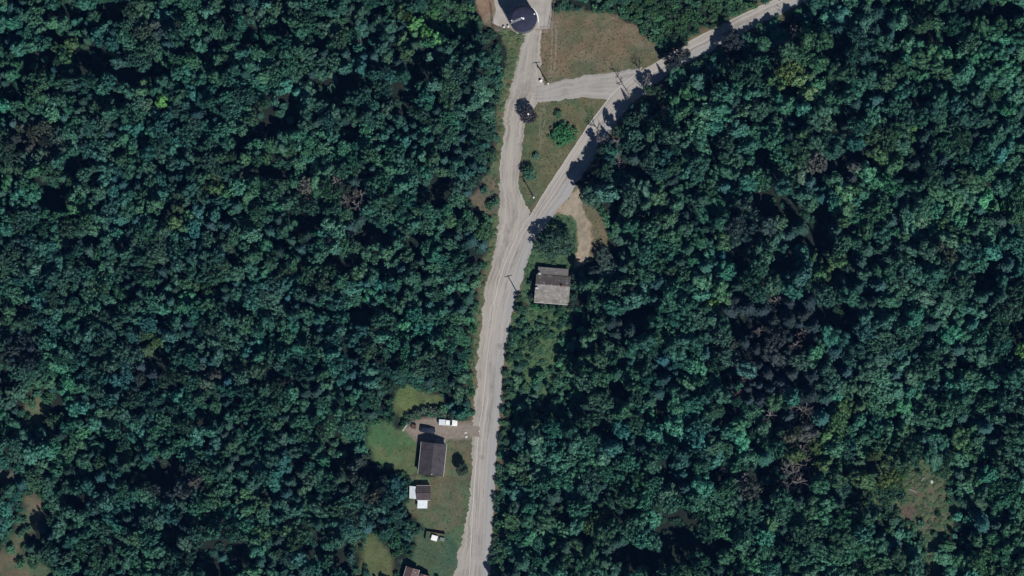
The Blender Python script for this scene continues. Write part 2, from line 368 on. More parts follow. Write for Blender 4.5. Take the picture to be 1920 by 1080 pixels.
strip_mesh('gravel_lane', LANE, 420, .004, M['lane'], (2.1, 1.7), 3)
strip_mesh('side_road', SIDE, 90, .008, M['side'], (1.1, 1.1), 4)
strip_mesh('road', ROAD, 640, .012, M['road'], (.3, 1.3), 5)
for nm_, pr_, zz_ in (('wheel_track', [(1035,40,1038,40),(1033,90,1036,90),(1030,150,1033,150)], .004), ('wheel_track', [(1042,40,1045,40),(1041,90,1044,90),(1038,138,1041,138)], .004),
        ('wheel_track', [(1024,192,1026,192),(1019,230,1021,230),(1013,262,1015,262),(1009,300,1011,300)], .004), ('wheel_track', [(1017,195,1018.5,195),(1012,235,1014,235),(1007,270,1009,270)], .004)):
    strip_mesh(nm_, pr_, 60, zz_, M['track'] if pr_[0][0] > 1030 else M['track_green'], (.9, .9), int(pr_[0][0]))
def sheet(name, pts, z, mat, jit=.8, seg=3):
    vs = []; r = random.Random(len(pts)*7)
    for i, a in enumerate(pts):
        b = pts[(i+1)%len(pts)]; L = math.hypot(b[0]-a[0], b[1]-a[1]); n = max(1, int(L/seg))
        for k in range(n): vs.append(P(a[0]+(b[0]-a[0])*k/n+r.gauss(0,jit)*.5, a[1]+(b[1]-a[1])*k/n+r.gauss(0,jit)*.5, z))
    bm = bmesh.new(); bm.faces.new([bm.verts.new(v) for v in vs]); bmesh.ops.triangulate(bm, faces=bm.faces)
    for f in bm.faces:
        if f.normal.z < 0: f.normal_flip()
    me = bpy.data.meshes.new(name); bm.to_mesh(me); bm.free()
    return tag(link_mesh(name, me, None, [mat]), kind='structure')
sheet('tank_pad', [(926,-60),(1037,-60),(1034,30),(1031,54),(1000,55),(965,52),(935,50),(922,42),(930,20),(926,0)], .016, M['concrete'], .3)
DRV = simple('driveway_gravel', (.235,.20,.168), (.17,.143,.118), .8, .95)
sheet('driveway', [(764,806),(776,794),(800,786),(830,788),(862,795),(885,798),(899,799),(898,818),(870,819),(842,822),(800,826),(786,824)], .016, DRV, 1.6)
sheet('dirt_path', [(1064,374),(1086,354),(1089,388),(1101,415),(1105,450),(1098,484),(1088,490),(1086,460),(1085,430),(1078,408),(1050,400)], .016, M['dirt'], 3.2)

# ------------------------------------------------------------------ tree prototypes (meshes only)
class QB:
    """collects leaf quads / core blobs as raw arrays"""
    def __init__(s): s.v = []; s.f = []; s.n = 0
    def quads(s, c, nrm, size, r):
        m = len(c); a = r.normal(size=(m,3)); u = np.cross(nrm, a); u /= np.linalg.norm(u, axis=1)[:,None]+1e-9
        v = np.cross(nrm, u); sx = size[:,None]; sy = size[:,None]*r.uniform(.55, 1., (m,1))
        q = np.stack([c-u*sx*.5, c-v*sy*.5+u*sx*.12, c+u*sx*.5, c+v*sy*.5-u*sx*.1], 1)
        s.v.append(q.reshape(-1,3)); s.f.append(np.arange(m*4).reshape(-1,4)+s.n); s.n += m*4
    def mesh(s, name):
        V = np.concatenate(s.v); F = np.concatenate(s.f)
        me = bpy.data.meshes.new(name); me.vertices.add(len(V)); me.vertices.foreach_set('co', V.ravel())
        me.loops.add(F.size); me.loops.foreach_set('vertex_index', F.ravel().astype(np.int32))
        me.polygons.add(len(F)); me.polygons.foreach_set('loop_start', np.arange(0, F.size, 4, dtype=np.int32))
        me.update(calc_edges=True); return me
def lobe(qb, c, rad, n, r, size, tilt=.45, flat=.8):
    d = r.normal(size=(n,3)); d /= np.linalg.norm(d, axis=1)[:,None]
    d[:,2] = np.abs(d[:,2])*1.0*(r.random(n) > .22)-.25*(r.random(n) < .5); d /= np.linalg.norm(d, axis=1)[:,None]+1e-9
    rr = rad*(1+r.normal(size=(n,1))*.13)
    pos = c+d*rr*np.array([1,1,flat]); nr = d+r.normal(size=(n,3))*tilt; nr /= np.linalg.norm(nr, axis=1)[:,None]
    qb.quads(pos, nr, r.uniform(.65, 1.35, n)*size, r)
def trunk_mesh(name, h, r0, tips, seed):
    r = random.Random(seed); mb = MB()
    lean = Vector((r.uniform(-.3,.3), r.uniform(-.3,.3), 0))
    pts = [Vector((0,0,-.15)), Vector((0,0,h*.3))+lean*.3, Vector((0,0,h*.6))+lean*.7, Vector((0,0,h))+lean]
    mb.tube(pts, [r0*1.2, r0*.9, r0*.7, r0*.25], 7)
    for t in tips:
        b = pts[1].lerp(pts[2], r.random()); t = Vector(t); m = b.lerp(t, .5)+Vector((0,0,-.1*(t-b).length))
        mb.tube([b, m, t], [r0*.42, r0*.28, r0*.09], 5)
    bmesh.ops.recalc_face_normals(mb.bm, faces=mb.bm.faces)
    me = bpy.data.meshes.new(name); mb.bm.to_mesh(me); mb.bm.free(); return me
def broadleaf(i):       # crown radius 3, height ~10
    r = np.random.default_rng(100+i); qb = QB(); tips = []
    a0 = r.uniform(0, 6.28); el = r.uniform(.72, 1.0)
    nl = 17+int(r.integers(0, 8))
    for k in range(nl):
        q = (k+.5)/nl; rad = 2.55*math.sqrt(q)*r.uniform(.75, 1.12); an = a0+k*2.39996+r.normal()*.25
        z = 8.9-(rad/3.)**2*3.0+r.normal()*1.0
        c = np.array([rad*math.cos(an), rad*math.sin(an)*el, z]); lr = r.uniform(.45, 1.1)*(1.1-.25*q)
        lobe(qb, c, lr, int(70*lr*lr+26), r, .66, .26)
        if k % 3 == 0: tips.append(tuple(c*np.array([.8,.8,1])-np.array([0,0,.3])))
    for k in range(8):  # lower skirt
        an = r.uniform(0, 6.28); rad = r.uniform(1.2, 2.4)
        lobe(qb, np.array([rad*math.cos(an), rad*math.sin(an)*el, r.uniform(4.2, 6.2)]), r.uniform(.7, 1.1), 42, r, .6, .5)
    return qb.mesh('crown'), trunk_mesh('trunk', 8.2, .22, tips, i)
def finecanopy(i):      # dense flatter crown, small leaf clumps
    r = np.random.default_rng(200+i); qb = QB(); tips = []
    for k in range(42):
        q = (k+.5)/42; rad = 2.8*math.sqrt(q)*r.uniform(.8, 1.1); an = k*2.39996+r.normal()*.3
        z = 8.7-(rad/3.)**2*2.2+r.normal()*.6
        lobe(qb, np.array([rad*math.cos(an), rad*math.sin(an), z]), r.uniform(.35, .75), 28, r, .52, .34)
        if k % 7 == 0: tips.append((rad*math.cos(an)*.7, rad*math.sin(an)*.7, z-.5))
    for k in range(7):
        an = r.uniform(0, 6.28); lobe(qb, np.array([1.7*math.cos(an), 1.7*math.sin(an), r.uniform(5, 6.5)]), 1.0, 40, r, .6, .5)
    return qb.mesh('crown'), trunk_mesh('trunk', 8, .2, tips, 50+i)
def conifer(i):         # radius 2.4, height 12
    r = np.random.default_rng(300+i); qb = QB(); hh = 12.
    for k in range(15):
        z = 2.0+k*.66; rad = 2.5*(1-(z-1.4)/(hh-1))**.85+.15; nb = max(4, int(10*rad/2.5)+2)
        a0 = r.uniform(0, 6.28)
        for b in range(nb):
            an = a0+b*6.283/nb+r.normal()*.15; L = rad*r.uniform(.75, 1.12); m = int(9*L)+4
            tt = r.uniform(.15, 1, m); wd = (1.1-tt)*.45*L*.5
            off = r.normal(size=m)*wd
            c = np.stack([math.cos(an)*tt*L-math.sin(an)*off, math.sin(an)*tt*L+math.cos(an)*off, z+.25*tt-.55*tt*tt*L*.5+r.normal(size=m)*.08], 1)
            nr = np.stack([.35*math.cos(an)+r.normal(size=m)*.35, .35*math.sin(an)+r.normal(size=m)*.35, np.ones(m)], 1); nr /= np.linalg.norm(nr, axis=1)[:,None]
            qb.quads(c, nr, r.uniform(.3, .55, m), r)
    lobe(qb, np.array([0,0,11.6]), .22, 12, r, .25, .5, 2.)
    return qb.mesh('crown'), trunk_mesh('trunk', 11.6, .2, [], 80+i)
def shrub(i):           # radius 1.4, height 2
    r = np.random.default_rng(400+i); qb = QB(); tips = []
    for k in range(15):
        q = (k+.5)/15; rad = 1.2*math.sqrt(q)*r.uniform(.7, 1.15); an = k*2.39996+r.normal()*.3
        z = 1.45-(rad/1.4)**2*.75+r.normal()*.18
        lobe(qb, np.array([rad*math.cos(an), rad*math.sin(an), z]), r.uniform(.26, .5), 36, r, .3, .5)
        if k % 4 == 0: tips.append((rad*math.cos(an)*.8, rad*math.sin(an)*.8, z-.1))
    for k in range(6):
        an = r.uniform(0, 6.28); lobe(qb, np.array([.9*math.cos(an), .9*math.sin(an), .45]), .42, 30, r, .32, .5)
    return qb.mesh('crown'), trunk_mesh('trunk', 1.1, .06, tips, 90+i)
def baretree(i):        # leafless, radius ~2.6, height 10
    r = random.Random(500+i); mb = MB(); lean = Vector((r.uniform(-1.6,1.6), r.uniform(-1.6,1.6), 0))
    top = Vector((0,0,10))+lean
    mb.tube([(0,0,-.1), Vector((0,0,5))+lean*.4, top], [.2, .14, .04], 6)
    def br(a, d, L, rad, dep):
        m = a+d*L*.5+Vector((r.uniform(-.1,.1), r.uniform(-.1,.1), .05*L)); e = a+d*L+Vector((0,0,.25*L))
        mb.tube([a, m, e], [rad, rad*.7, rad*.35], 4, False)
        if dep:
            for k in range(3+dep):
                t = r.uniform(.35, 1); dd = (d+Vector((r.uniform(-.9,.9), r.uniform(-.9,.9), r.uniform(-.1,.5)))).normalized()
                br(a.lerp(e, t), dd, L*r.uniform(.35,.55), rad*.5, dep-1)
    for k in range(11):
        t = r.uniform(.35, .97); a = Vector((0,0,0)).lerp(Vector((0,0,5))+lean*.4, min(1, t*2)) if t < .5 else (Vector((0,0,5))+lean*.4).lerp(top, (t-.5)*2)
        an = k*2.4+r.uniform(-.4,.4); br(a, Vector((math.cos(an), math.sin(an), r.uniform(.1,.7))).normalized(), (3.1-1.9*t)*r.uniform(.8,1.2), .085, 2)
    bmesh.ops.recalc_face_normals(mb.bm, faces=mb.bm.faces)
    me = bpy.data.meshes.new('trunk'); mb.bm.to_mesh(me); mb.bm.free(); me.materials.append(M['bare']); return me
PROTO = {}
for kind, fn, n in (('broad', broadleaf, 8), ('fine', finecanopy, 5), ('conifer', conifer, 4), ('shrub', shrub, 5)):
    PROTO[kind] = [fn(i) for i in range(n)]
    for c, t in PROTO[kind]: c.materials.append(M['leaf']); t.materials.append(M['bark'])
PROTO['bare'] = [(None, baretree(i)) for i in range(4)]
BASE_R = dict(broad=3., fine=3., conifer=2.5, shrub=1.45, bare=2.8)
BASE_H = dict(broad=10., fine=9.3, conifer=12., shrub=1.9, bare=10.)

def plant(kind, var, loc, rz, r, h, tint, name, label, cat, group=None, st=1.):
    c, t = PROTO[kind][var % len(PROTO[kind])]
    root = empty(name, loc, rz); tag(root, label, cat, group)
    sc = (r*st/BASE_R[kind], r/st/BASE_R[kind], h/BASE_H[kind])
    for nm, me in (('trunk', t), ('crown', c)):
        if me is None: continue
        o = bpy.data.objects.new('branches' if (kind == 'shrub' and nm == 'trunk') else nm, me); COL.objects.link(o); o.parent = root; o.scale = sc
        o['tint'] = [float(x) for x in tint]
    return root
ID_RANDOM = None
# ------------------------------------------------------------------ the woods
GAPS = [(75,118,28,22),(175,120,40,25),(35,175,25,18),(105,72,15,12),(243,145,20,14),(130,25,30,12),(210,22,15,15),(310,130,22,16),(345,95,15,13),(385,110,15,13),
 (425,35,20,20),(480,75,22,15),(530,55,15,12),(590,83,25,12),(690,75,18,15),(795,125,30,30),(755,178,24,24),(620,170,30,28),(675,155,20,15),(545,210,22,26),(500,245,35,15),
 (455,265,15,12),(792,30,12,12),(105,370,32,25),(150,310,22,15),(515,325,20,10),(815,360,30,30),(575,415,28,18),(690,445,45,12),(650,490,22,18),(725,500,15,14),(780,455,15,14),
 (435,478,15,12),(885,480,15,15),(895,135,9,9),(925,92,12,14),(750,95,9,9),(310,405,25,9),(170,490,20,10),(655,250,15,10),(300,678,20,18),(15,710,20,16),(50,580,15,10),
 (455,580,20,14),(680,590,25,14),(725,670,30,15),(650,655,15,12),(530,705,25,12),(450,752,10,10),(390,785,25,14),(100,770,35,10),(200,830,18,17),(260,890,30,14),(320,880,30,24),
 (640,850,20,38),(700,880,30,18),(150,940,25,11),(420,1045,48,36),(590,1025,20,24),(645,1042,24,24),(320,1000,25,20),(75,1010,14,14),(500,920,15,12),(590,540,14,10),
 (1200,325,20,12),(1480,55,26,15),(1565,105,18,28),(1590,220,30,15),(1610,290,22,15),(1555,315,20,15),(1450,385,48,22),(1430,300,20,14),(1480,175,20,12),(1330,290,15,12),
 (1150,385,15,22),(1380,490,22,15),(1460,490,28,14),(1530,430,24,44),(1760,78,40,13),(1850,28,60,14),(1720,190,22,12),(1650,320,15,15),(1710,330,20,14),(1780,120,15,10),
 (1840,520,26,20),(1880,480,15,10),(1150,470,14,15),(1085,575,18,22),(1062,612,14,14),(1200,590,32,18),(1385,610,16,20),(1560,590,48,22),(1372,700,16,12),(1360,770,20,14),
 (1490,720,20,14),(1160,740,20,14),(1242,768,14,20),(1132,800,20,14),(1245,880,25,22),(1340,890,35,11),(1435,890,24,24),(1270,1000,40,52),(1190,1045,55,24),(1335,1020,30,18),
 (1170,970,18,10),(1050,965,25,12),(1800,1010,18,32),(1640,982,20,14),(1030,690,14,12),(1905,610,20,26),(1340,150,22,12),(1275,235,16,12),(1375,105,18,10),(1690,60,18,12)]
LIME, YG, BR_, DK = (.10,.26,.075), (.075,.155,.058), (.068,.086,.074), (.022,.036,.048)
GRN = (.048,.125,.062)
TP = [(303,193,14,LIME),(585,183,9,LIME),(1337,575,13,LIME),(1865,385,24,LIME),(1710,248,15,LIME),(268,160,18,YG),(130,95,35,YG),(160,75,20,GRN),(760,25,15,YG),(805,52,34,LIME),
 (765,92,25,GRN),(850,30,40,GRN),(1485,150,45,YG),(1650,250,35,GRN),(1630,300,26,YG),(1690,895,28,YG),(1640,880,50,YG),(1550,880,40,GRN),(1505,845,45,YG),(1590,760,28,YG),
 (960,790,24,GRN),(950,975,22,GRN),(1912,650,18,LIME),(920,430,20,GRN),(925,300,18,GRN),(500,990,22,GRN),(560,1000,28,GRN),(1830,1040,40,GRN),(1125,965,30,YG),(290,640,26,YG),
 (410,350,25,YG),(160,400,20,GRN),(340,410,22,YG),(1280,60,70,GRN),(1220,40,60,GRN),(1370,25,60,GRN),(1560,800,25,YG),(1760,430,25,GRN),(1200,880,20,GRN),(480,940,30,GRN),
 (70,260,48,BR_),(290,60,20,BR_),(572,355,18,BR_),(475,330,14,BR_),(660,365,20,BR_),(1460,585,22,BR_),(1485,655,16,BR_),(1430,780,22,BR_),(1490,800,34,BR_),(1585,320,28,BR_),(1520,320,22,BR_),
 (1760,470,22,BR_),(1165,600,14,BR_),(390,700,22,BR_),(272,700,18,BR_),(372,905,18,BR_),(700,920,20,BR_),(1395,920,22,BR_),(1910,745,18,BR_),(1560,400,18,BR_),(1540,500,30,YG),
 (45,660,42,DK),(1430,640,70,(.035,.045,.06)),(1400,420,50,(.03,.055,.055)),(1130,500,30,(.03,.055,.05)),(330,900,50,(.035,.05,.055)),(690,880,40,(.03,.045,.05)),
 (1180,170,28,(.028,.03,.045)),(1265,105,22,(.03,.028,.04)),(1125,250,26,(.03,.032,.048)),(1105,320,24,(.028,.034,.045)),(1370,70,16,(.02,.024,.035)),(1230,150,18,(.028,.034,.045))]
def tint_at(x, y):
    n1 = float(vnoise(np.array([x]), np.array([y]), 70, 11)[0]); n2 = float(vnoise(np.array([x]), np.array([y]), 30, 12)[0])
    a = np.array((.027,.106,.098)); b = np.array((.037,.146,.082)); c = np.array((.054,.108,.082))
    t = a*(1-n1)+b*n1; t = t*(1-.5*n2)+c*.5*n2
    if x > 960: t = t*np.array((1.03,1.04,.98))
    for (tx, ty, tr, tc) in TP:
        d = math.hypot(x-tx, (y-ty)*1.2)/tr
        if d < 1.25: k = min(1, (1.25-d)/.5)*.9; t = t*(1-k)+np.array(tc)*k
    n3 = float(vnoise(np.array([x]), np.array([y]), 48, 13)[0]+.5*vnoise(np.array([x]), np.array([y]), 17, 14)[0])/1.5
    t = t*(.38+1.22*n3)*np.array((.9+.25*n2, 1, 1.12-.28*n2))
    return t
def sdf1(x, y, pl): return sdf(np.array([[x, y]], float), pl)
SHRUBZONE = [ [(885,5),(900,5),(925,62),(945,85),(948,150),(938,250),(932,330),(922,430),(915,500),(905,560),(893,590),(880,590),(895,540),(905,480),(912,420),(905,330),(915,250),(920,150),(905,90),(880,40)],
 [(810,-30),(895,-30),(905,50),(880,70),(830,70),(790,60)],
 [(1180,-30),(1440,-40),(1400,12),(1330,48),(1262,88),(1235,100),(1215,70),(1185,45),(1100,18),(1040,12),(1045,-30)],
 [(944,650),(960,650),(968,700),(962,760),(975,800),(968,900),(958,1000),(945,1100),(920,1110),(926,1000),(932,900),(938,800)],
 [(955,580),(990,570),(1078,575),(1066,640),(1010,690),(950,680)],
 [(720,985),(765,985),(760,1050),(742,1060),(735,1020)],
 [(1600,900),(1690,895),(1690,980),(1740,1010),(1735,1100),(1700,1000),(1650,960),(1560,930)] ]
# candidate points over and around the frame
nc = 90000
cx = nrng.uniform(-330, 2250, nc); cy = nrng.uniform(-300, 1380, nc); cxy = np.stack([cx, cy], 1)
rn = nrng.random(nc); pn = vnoise(cx, cy, 60, 21)
east = cx > 960
rad = np.where(east, 1.25+2.2*rn**1.9+pn*.7, 1.05+1.6*rn**1.8+pn*.5)
lot = (cx > 930)&(cx < 1092)&(cy > 560)&(cy < 800); rad = np.where(lot, np.minimum(rad, 1.0+.8*rn), rad)
nearclr = np.hypot(cx-1730, cy-945) < 85; rad = np.where(nearclr, np.minimum(rad, .9+.9*rn), rad)
dclear = np.full(nc, 1e9)
for k, pl in [q for q in POLY.items() if q[0] not in ('lot_d', 'scrub_r')]: dclear = np.minimum(dclear, sdf(cxy, pl))
for k, pl in RP.items(): dclear = np.minimum(dclear, sdf(cxy, pl))
droad = sdf(cxy, RP['road'])
gapv = np.full(nc, 9.)
for g in GAPS: gapv = np.minimum(gapv, np.hypot((cx-g[0])/(g[2]+7), (cy-g[1])/(g[3]+7)))
szone = np.zeros(nc, bool)
for z in SHRUBZONE: szone |= sdf(cxy, z) < 0
lowroad = east & ((cy > 470)|((cx > 1258)&(cx < 1600)&(cy < 170))) & (droad < 55)
kindv = np.zeros(nc, int)           # 0 tree, 1 shrub
kindv[szone | (dclear < 12)] = 1
kindv[lowroad & (droad < np.where(cy > 300, 22, 12))] = 1
rad = np.where(kindv == 1, nrng.uniform(.8, 1.7, nc), rad)
tight = (cx > 1080)&(cx < 1262)&(cy < 345)&(droad < 60)&(droad >= 0)     # tall trees crowding the bend
kindv[tight & ~((cy < 100)&(cx < 1400)&(sdf(cxy, SHRUBZONE[2]) < 5))] = 0
south_side = sdf(cxy, SHRUBZONE[2]) > 5
rad = np.where(tight & south_side, np.where(droad < 22, nrng.uniform(1.1, 1.9, nc), nrng.uniform(1.5, 2.7, nc)), rad); kindv[tight & south_side] = 0
ok = dclear > rad/S*np.where(kindv == 1, .45, np.where(tight & south_side, .12, .62))
inlot = (sdf(cxy, POLY['lot_d']) < 0); ok &= ~(inlot & (vnoise(cx, cy, 16, 41) > .52)); inscr = (sdf(cxy, POLY['scrub_r']) < 0); ok &= ~(inscr & (vnoise(cx, cy, 14, 42) > .55)); kindv[inscr & (rn < .6)] = 1
ok &= sdf(cxy, POLY['track_r']) > 9
soft = np.full(nc, 1e9)
for k in ('clear_r', 'clear_l', 'clear_m', 'olive_l', 'patch_w'): soft = np.minimum(soft, sdf(cxy, POLY[k]))
ok |= (soft > -17)&(soft < 8)&(kindv == 1)&(nrng.random(nc) < .07)&(cx > -50)&(sdf(cxy, RP['lane']) > 6)
ok &= ~((gapv < 1)&(nrng.random(nc) > .05))
ok &= ~((gapv < 1.0)&(rad > 1.9))
house_keep = [(1037,535,44,40),(811,858,34,42),(789,928,30,26),(816,1005,26,20),(785,1080,40,24),(982,20,60,50),(1042,457,36,30),(811,806,20,12)]
for h_ in house_keep: ok &= np.hypot((cx-h_[0])/h_[2], (cy-h_[1])/h_[3]) > 1
idx = np.where(ok)[0]; idx = idx[np.argsort(-rad[idx]+nrng.random(len(idx))*.8)]
cell = {}; trees = []
for i in idx:
    x, y, r = cx[i]*S, cy[i]*S, rad[i]; kx, ky = int(x//5), int(y//5); good = True
    for a in (kx-1, kx, kx+1):
        for b in (ky-1, ky, ky+1):
            for (x2, y2, r2) in cell.get((a, b), ()):
                if (x-x2)**2+(y-y2)**2 < ((r+r2)*.59)**2: good = False; break
            if not good: break
        if not good: break
    if not good: continue
    cell.setdefault((kx, ky), []).append((x, y, r)); trees.append(i)
T = []
for i in trees:
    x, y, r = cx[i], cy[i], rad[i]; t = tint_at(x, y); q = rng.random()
    hn = float(vnoise(np.array([x]), np.array([y]), 26, 31)[0]+.6*vnoise(np.array([x]), np.array([y]), 60, 32)[0]-.8)
    if kindv[i] == 1:
        kd = 'shrub'; h = r*rng.uniform(1.0, 1.6)+.3; t = t*.55+np.array(GRN)*.45*rng.uniform(.9, 1.4)
    else:
        kd = 'broad' if q < (.62 if east[i] else .5) else 'fine'
        if q > .93 or (hn < -.22 and q > .55): kd = 'conifer'
        h = 7.3+r*1.1+rng.gauss(0, 1.5)+hn*5.0+(2.5 if rng.random() < .05 else 0)
        if east[i]: h += 1.5
        if kd == 'conifer': r *= .95; h += 1.5; t = t*np.array((.52, .56, .72))
        if gapv[i] < 1: h = rng.uniform(2.5, 5)
        if gapv[i] > 1 and gapv[i] < 1.6: h += 1.8
        if lowroad[i]: h = min(h, 3.2+(droad[i]-15)*.16)
        if 930 < x < 1090 and 560 < y < 790: h = min(h, rng.uniform(2.8, 5.5)); t = t*.55+np.array((.050,.145,.078))*.5*rng.uniform(.7,1.4)
        if math.hypot(x-1120, y-455) < 62: h = min(h, 4.0+rng.random()*1.5)
        if math.hypot(x-1735, y-950) < 95 or math.hypot(x-1770, y-1050) < 50: h = min(h, 3.0+math.hypot(x-1735, y-950)*.03); t = t*1.15
        if not east[i] and dclear[i] < 28: h = min(h, 6.5)
        if 1360 < x < 1530 and 545 < y < 750:
            kd = 'conifer' if rng.random() < .72 else kd; r = max(r, 1.7)
            if kd == 'conifer': t = np.array((.017, .036, .042))*rng.uniform(.7, 1.3)
            if rng.random() < .10: kd = 'bare'; r = 2.3
        if ((1370 < x < 1520 and 760 < y < 930) or (560 < x < 700 and 330 < y < 390)) and rng.random() < .25: kd = 'bare'
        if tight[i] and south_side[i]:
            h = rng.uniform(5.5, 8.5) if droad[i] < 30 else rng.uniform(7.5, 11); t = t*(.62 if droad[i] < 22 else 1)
            if rng.random() < .15: kd = 'bare'
    if t[1] > .13 and kd != 'shrub': h *= .85
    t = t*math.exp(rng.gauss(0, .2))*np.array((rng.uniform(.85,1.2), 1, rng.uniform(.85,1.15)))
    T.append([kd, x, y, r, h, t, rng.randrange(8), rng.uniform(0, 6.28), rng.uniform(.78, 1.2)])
for (x, y, r_, h_) in ((1371,74,2.9,8.5),(1364,88,2.2,7),(1384,86,2.2,7),(1268,112,2.6,8),(1284,104,2.0,7),(1256,122,2.2,8.5)):
    T.append(['broad', x, y, r_, h_, np.array((.020,.030,.038)), rng.randrange(8), rng.uniform(0, 6.28), 1.])
inview = [a for a in T if 6 < a[1] < 1914 and 6 < a[2] < 1074]
PALE = [(1487,58),(1272,103),(1180,178),(670,88),(1132,262),(1208,150)]
for (x, y) in PALE: T.append(['bare', x, y, 2.2, 11.5, np.array((.1,.1,.1)), rng.randrange(4), rng.uniform(0, 6.28)]); inview.append(T[-1])
trees_v = sorted([a for a in inview if a[0] != 'shrub'], key=lambda a: -a[3])
own = trees_v[:288]
shr_v = sorted([a for a in inview if a[0] == 'shrub'], key=lambda a: -a[3])
own_s = shr_v[:285]
print('TREES', len(T), 'in view', len(inview), 'trees', len(trees_v), 'shrubs', len(shr_v), 'max/min own r', own[0][3], own[-1][3])

LAND = [(980,20,'the round tank'),(1027,162,'the side road pole'),(1140,85,'the dry meadow'),(1055,250,'the island bush'),
 (999,378,"the island's lower tip"),(1037,537,'the grey roofed house'),(811,860,'the dark roofed house'),(788,925,'the shed with lean-tos'),(785,750,'the yellow-green glade'),
 (1725,935,'the bare brown clearing'),(60,1010,'the lower left clearing'),(1465,620,'the dead grey trees'),(1425,12,"the road's top end"),
 (303,193,'the leftmost lime tree'),(1190,150,'the side road junction'),(1865,385,'the rightmost lime tree'),(960,1075,"the road's bottom end"),
 (700,1045,'the bottom olive glade'),(910,365,'the brown lane-side patch'),(5,540,"the left edge's middle"),(1918,1075,'the lower right corner'),(1918,5,'the upper right corner'),
 (5,5,'the upper left corner'),(480,5,'the quarter-way top edge'),(480,540,"the left wood's middle"),(1700,640,"the right wood's middle"),(1270,1000,'the bottom dark gap'),
 (1085,430,'the sandy track'),(1918,540,"the right edge's middle"),(1337,575,'the lone lime crown'),(1210,330,'the shaded bend gap'),(815,360,'the navy lane-side gap'),(420,1045,'the lower left dark gap')]
def colour_word(t):
    r, g, b = t
    if g < .05: return 'blackish'
    if r > .8*g: return 'brownish'
    if g > .2: return 'lime green'
    if r > .5*g and g > .12 and b < .55*g: return 'yellow-green'
    if g > .15: return 'bright green'
    if g < .08: return 'very dark'
    if b > .78*g: return 'dark teal'
    if g > .115: return 'mid green'
    return 'dark green'
used_labels = {}
NUM = ['a few steps', 'one road width', 'two road widths', 'three road widths', 'four road widths', 'five road widths', 'six road widths', 'seven road widths', 'eight road widths', 'nine road widths', 'ten road widths', 'eleven road widths', 'twelve road widths', 'thirteen road widths', 'fourteen road widths']
def lab(a, what):
    """which one: look, then way and distance from the nearest thing one can find"""
    kd, x, y, r, h, t = a[:6]
    size = 'huge' if r > 3.9 else 'broad' if r > 3.2 else 'medium' if r > 2.3 else 'small' if r > 1.3 else 'tiny'
    best = sorted(LAND, key=lambda l: math.hypot(x-l[0], y-l[1]))
    for l in best:
        d = math.hypot(x-l[0], y-l[1]); an = math.degrees(math.atan2(x-l[0], l[1]-y)) % 360
        hour = ['twelve','one','two','three','four','five','six','seven','eight','nine','ten','eleven'][int((an+15)//30) % 12]
        n = round(d/40)
        if n >= len(NUM): continue
        look = f'{size} {colour_word(t)} {what}' if kd != 'bare' else f'{size} leafless grey {what}'
        s = f'{look} {NUM[n]} from {l[2]} at {hour} o\'clock'
        if len(s.split()) <= 16 and s not in used_labels: used_labels[s] = 1; return s
    return s
names = {'broad':('broadleaf_tree','leafy tree','tree'),'fine':('broadleaf_tree','fine-leaved tree','tree'),'conifer':('pine_tree','pointed conifer','tree'),
         'bare':('dead_tree','tree','tree'),'shrub':('shrub','shrub','shrub')}
for a in own+own_s:
    kd, x, y, r, h, t, v, rz = a[:8]; nm = names[kd]
    plant(kd, v, P(x, y), rz, r, h, t, nm[0], lab(a, nm[1]), nm[2],
          {'shrub':'shrubs at the road verges and wood edges','bare':'dead leafless trees in the woods'}.get(kd, 'largest trees of the woods'), a[8] if len(a) > 8 else 1.)
ownset = {id(a) for a in own+own_s}
rest = [a for a in T if id(a) not in ownset]
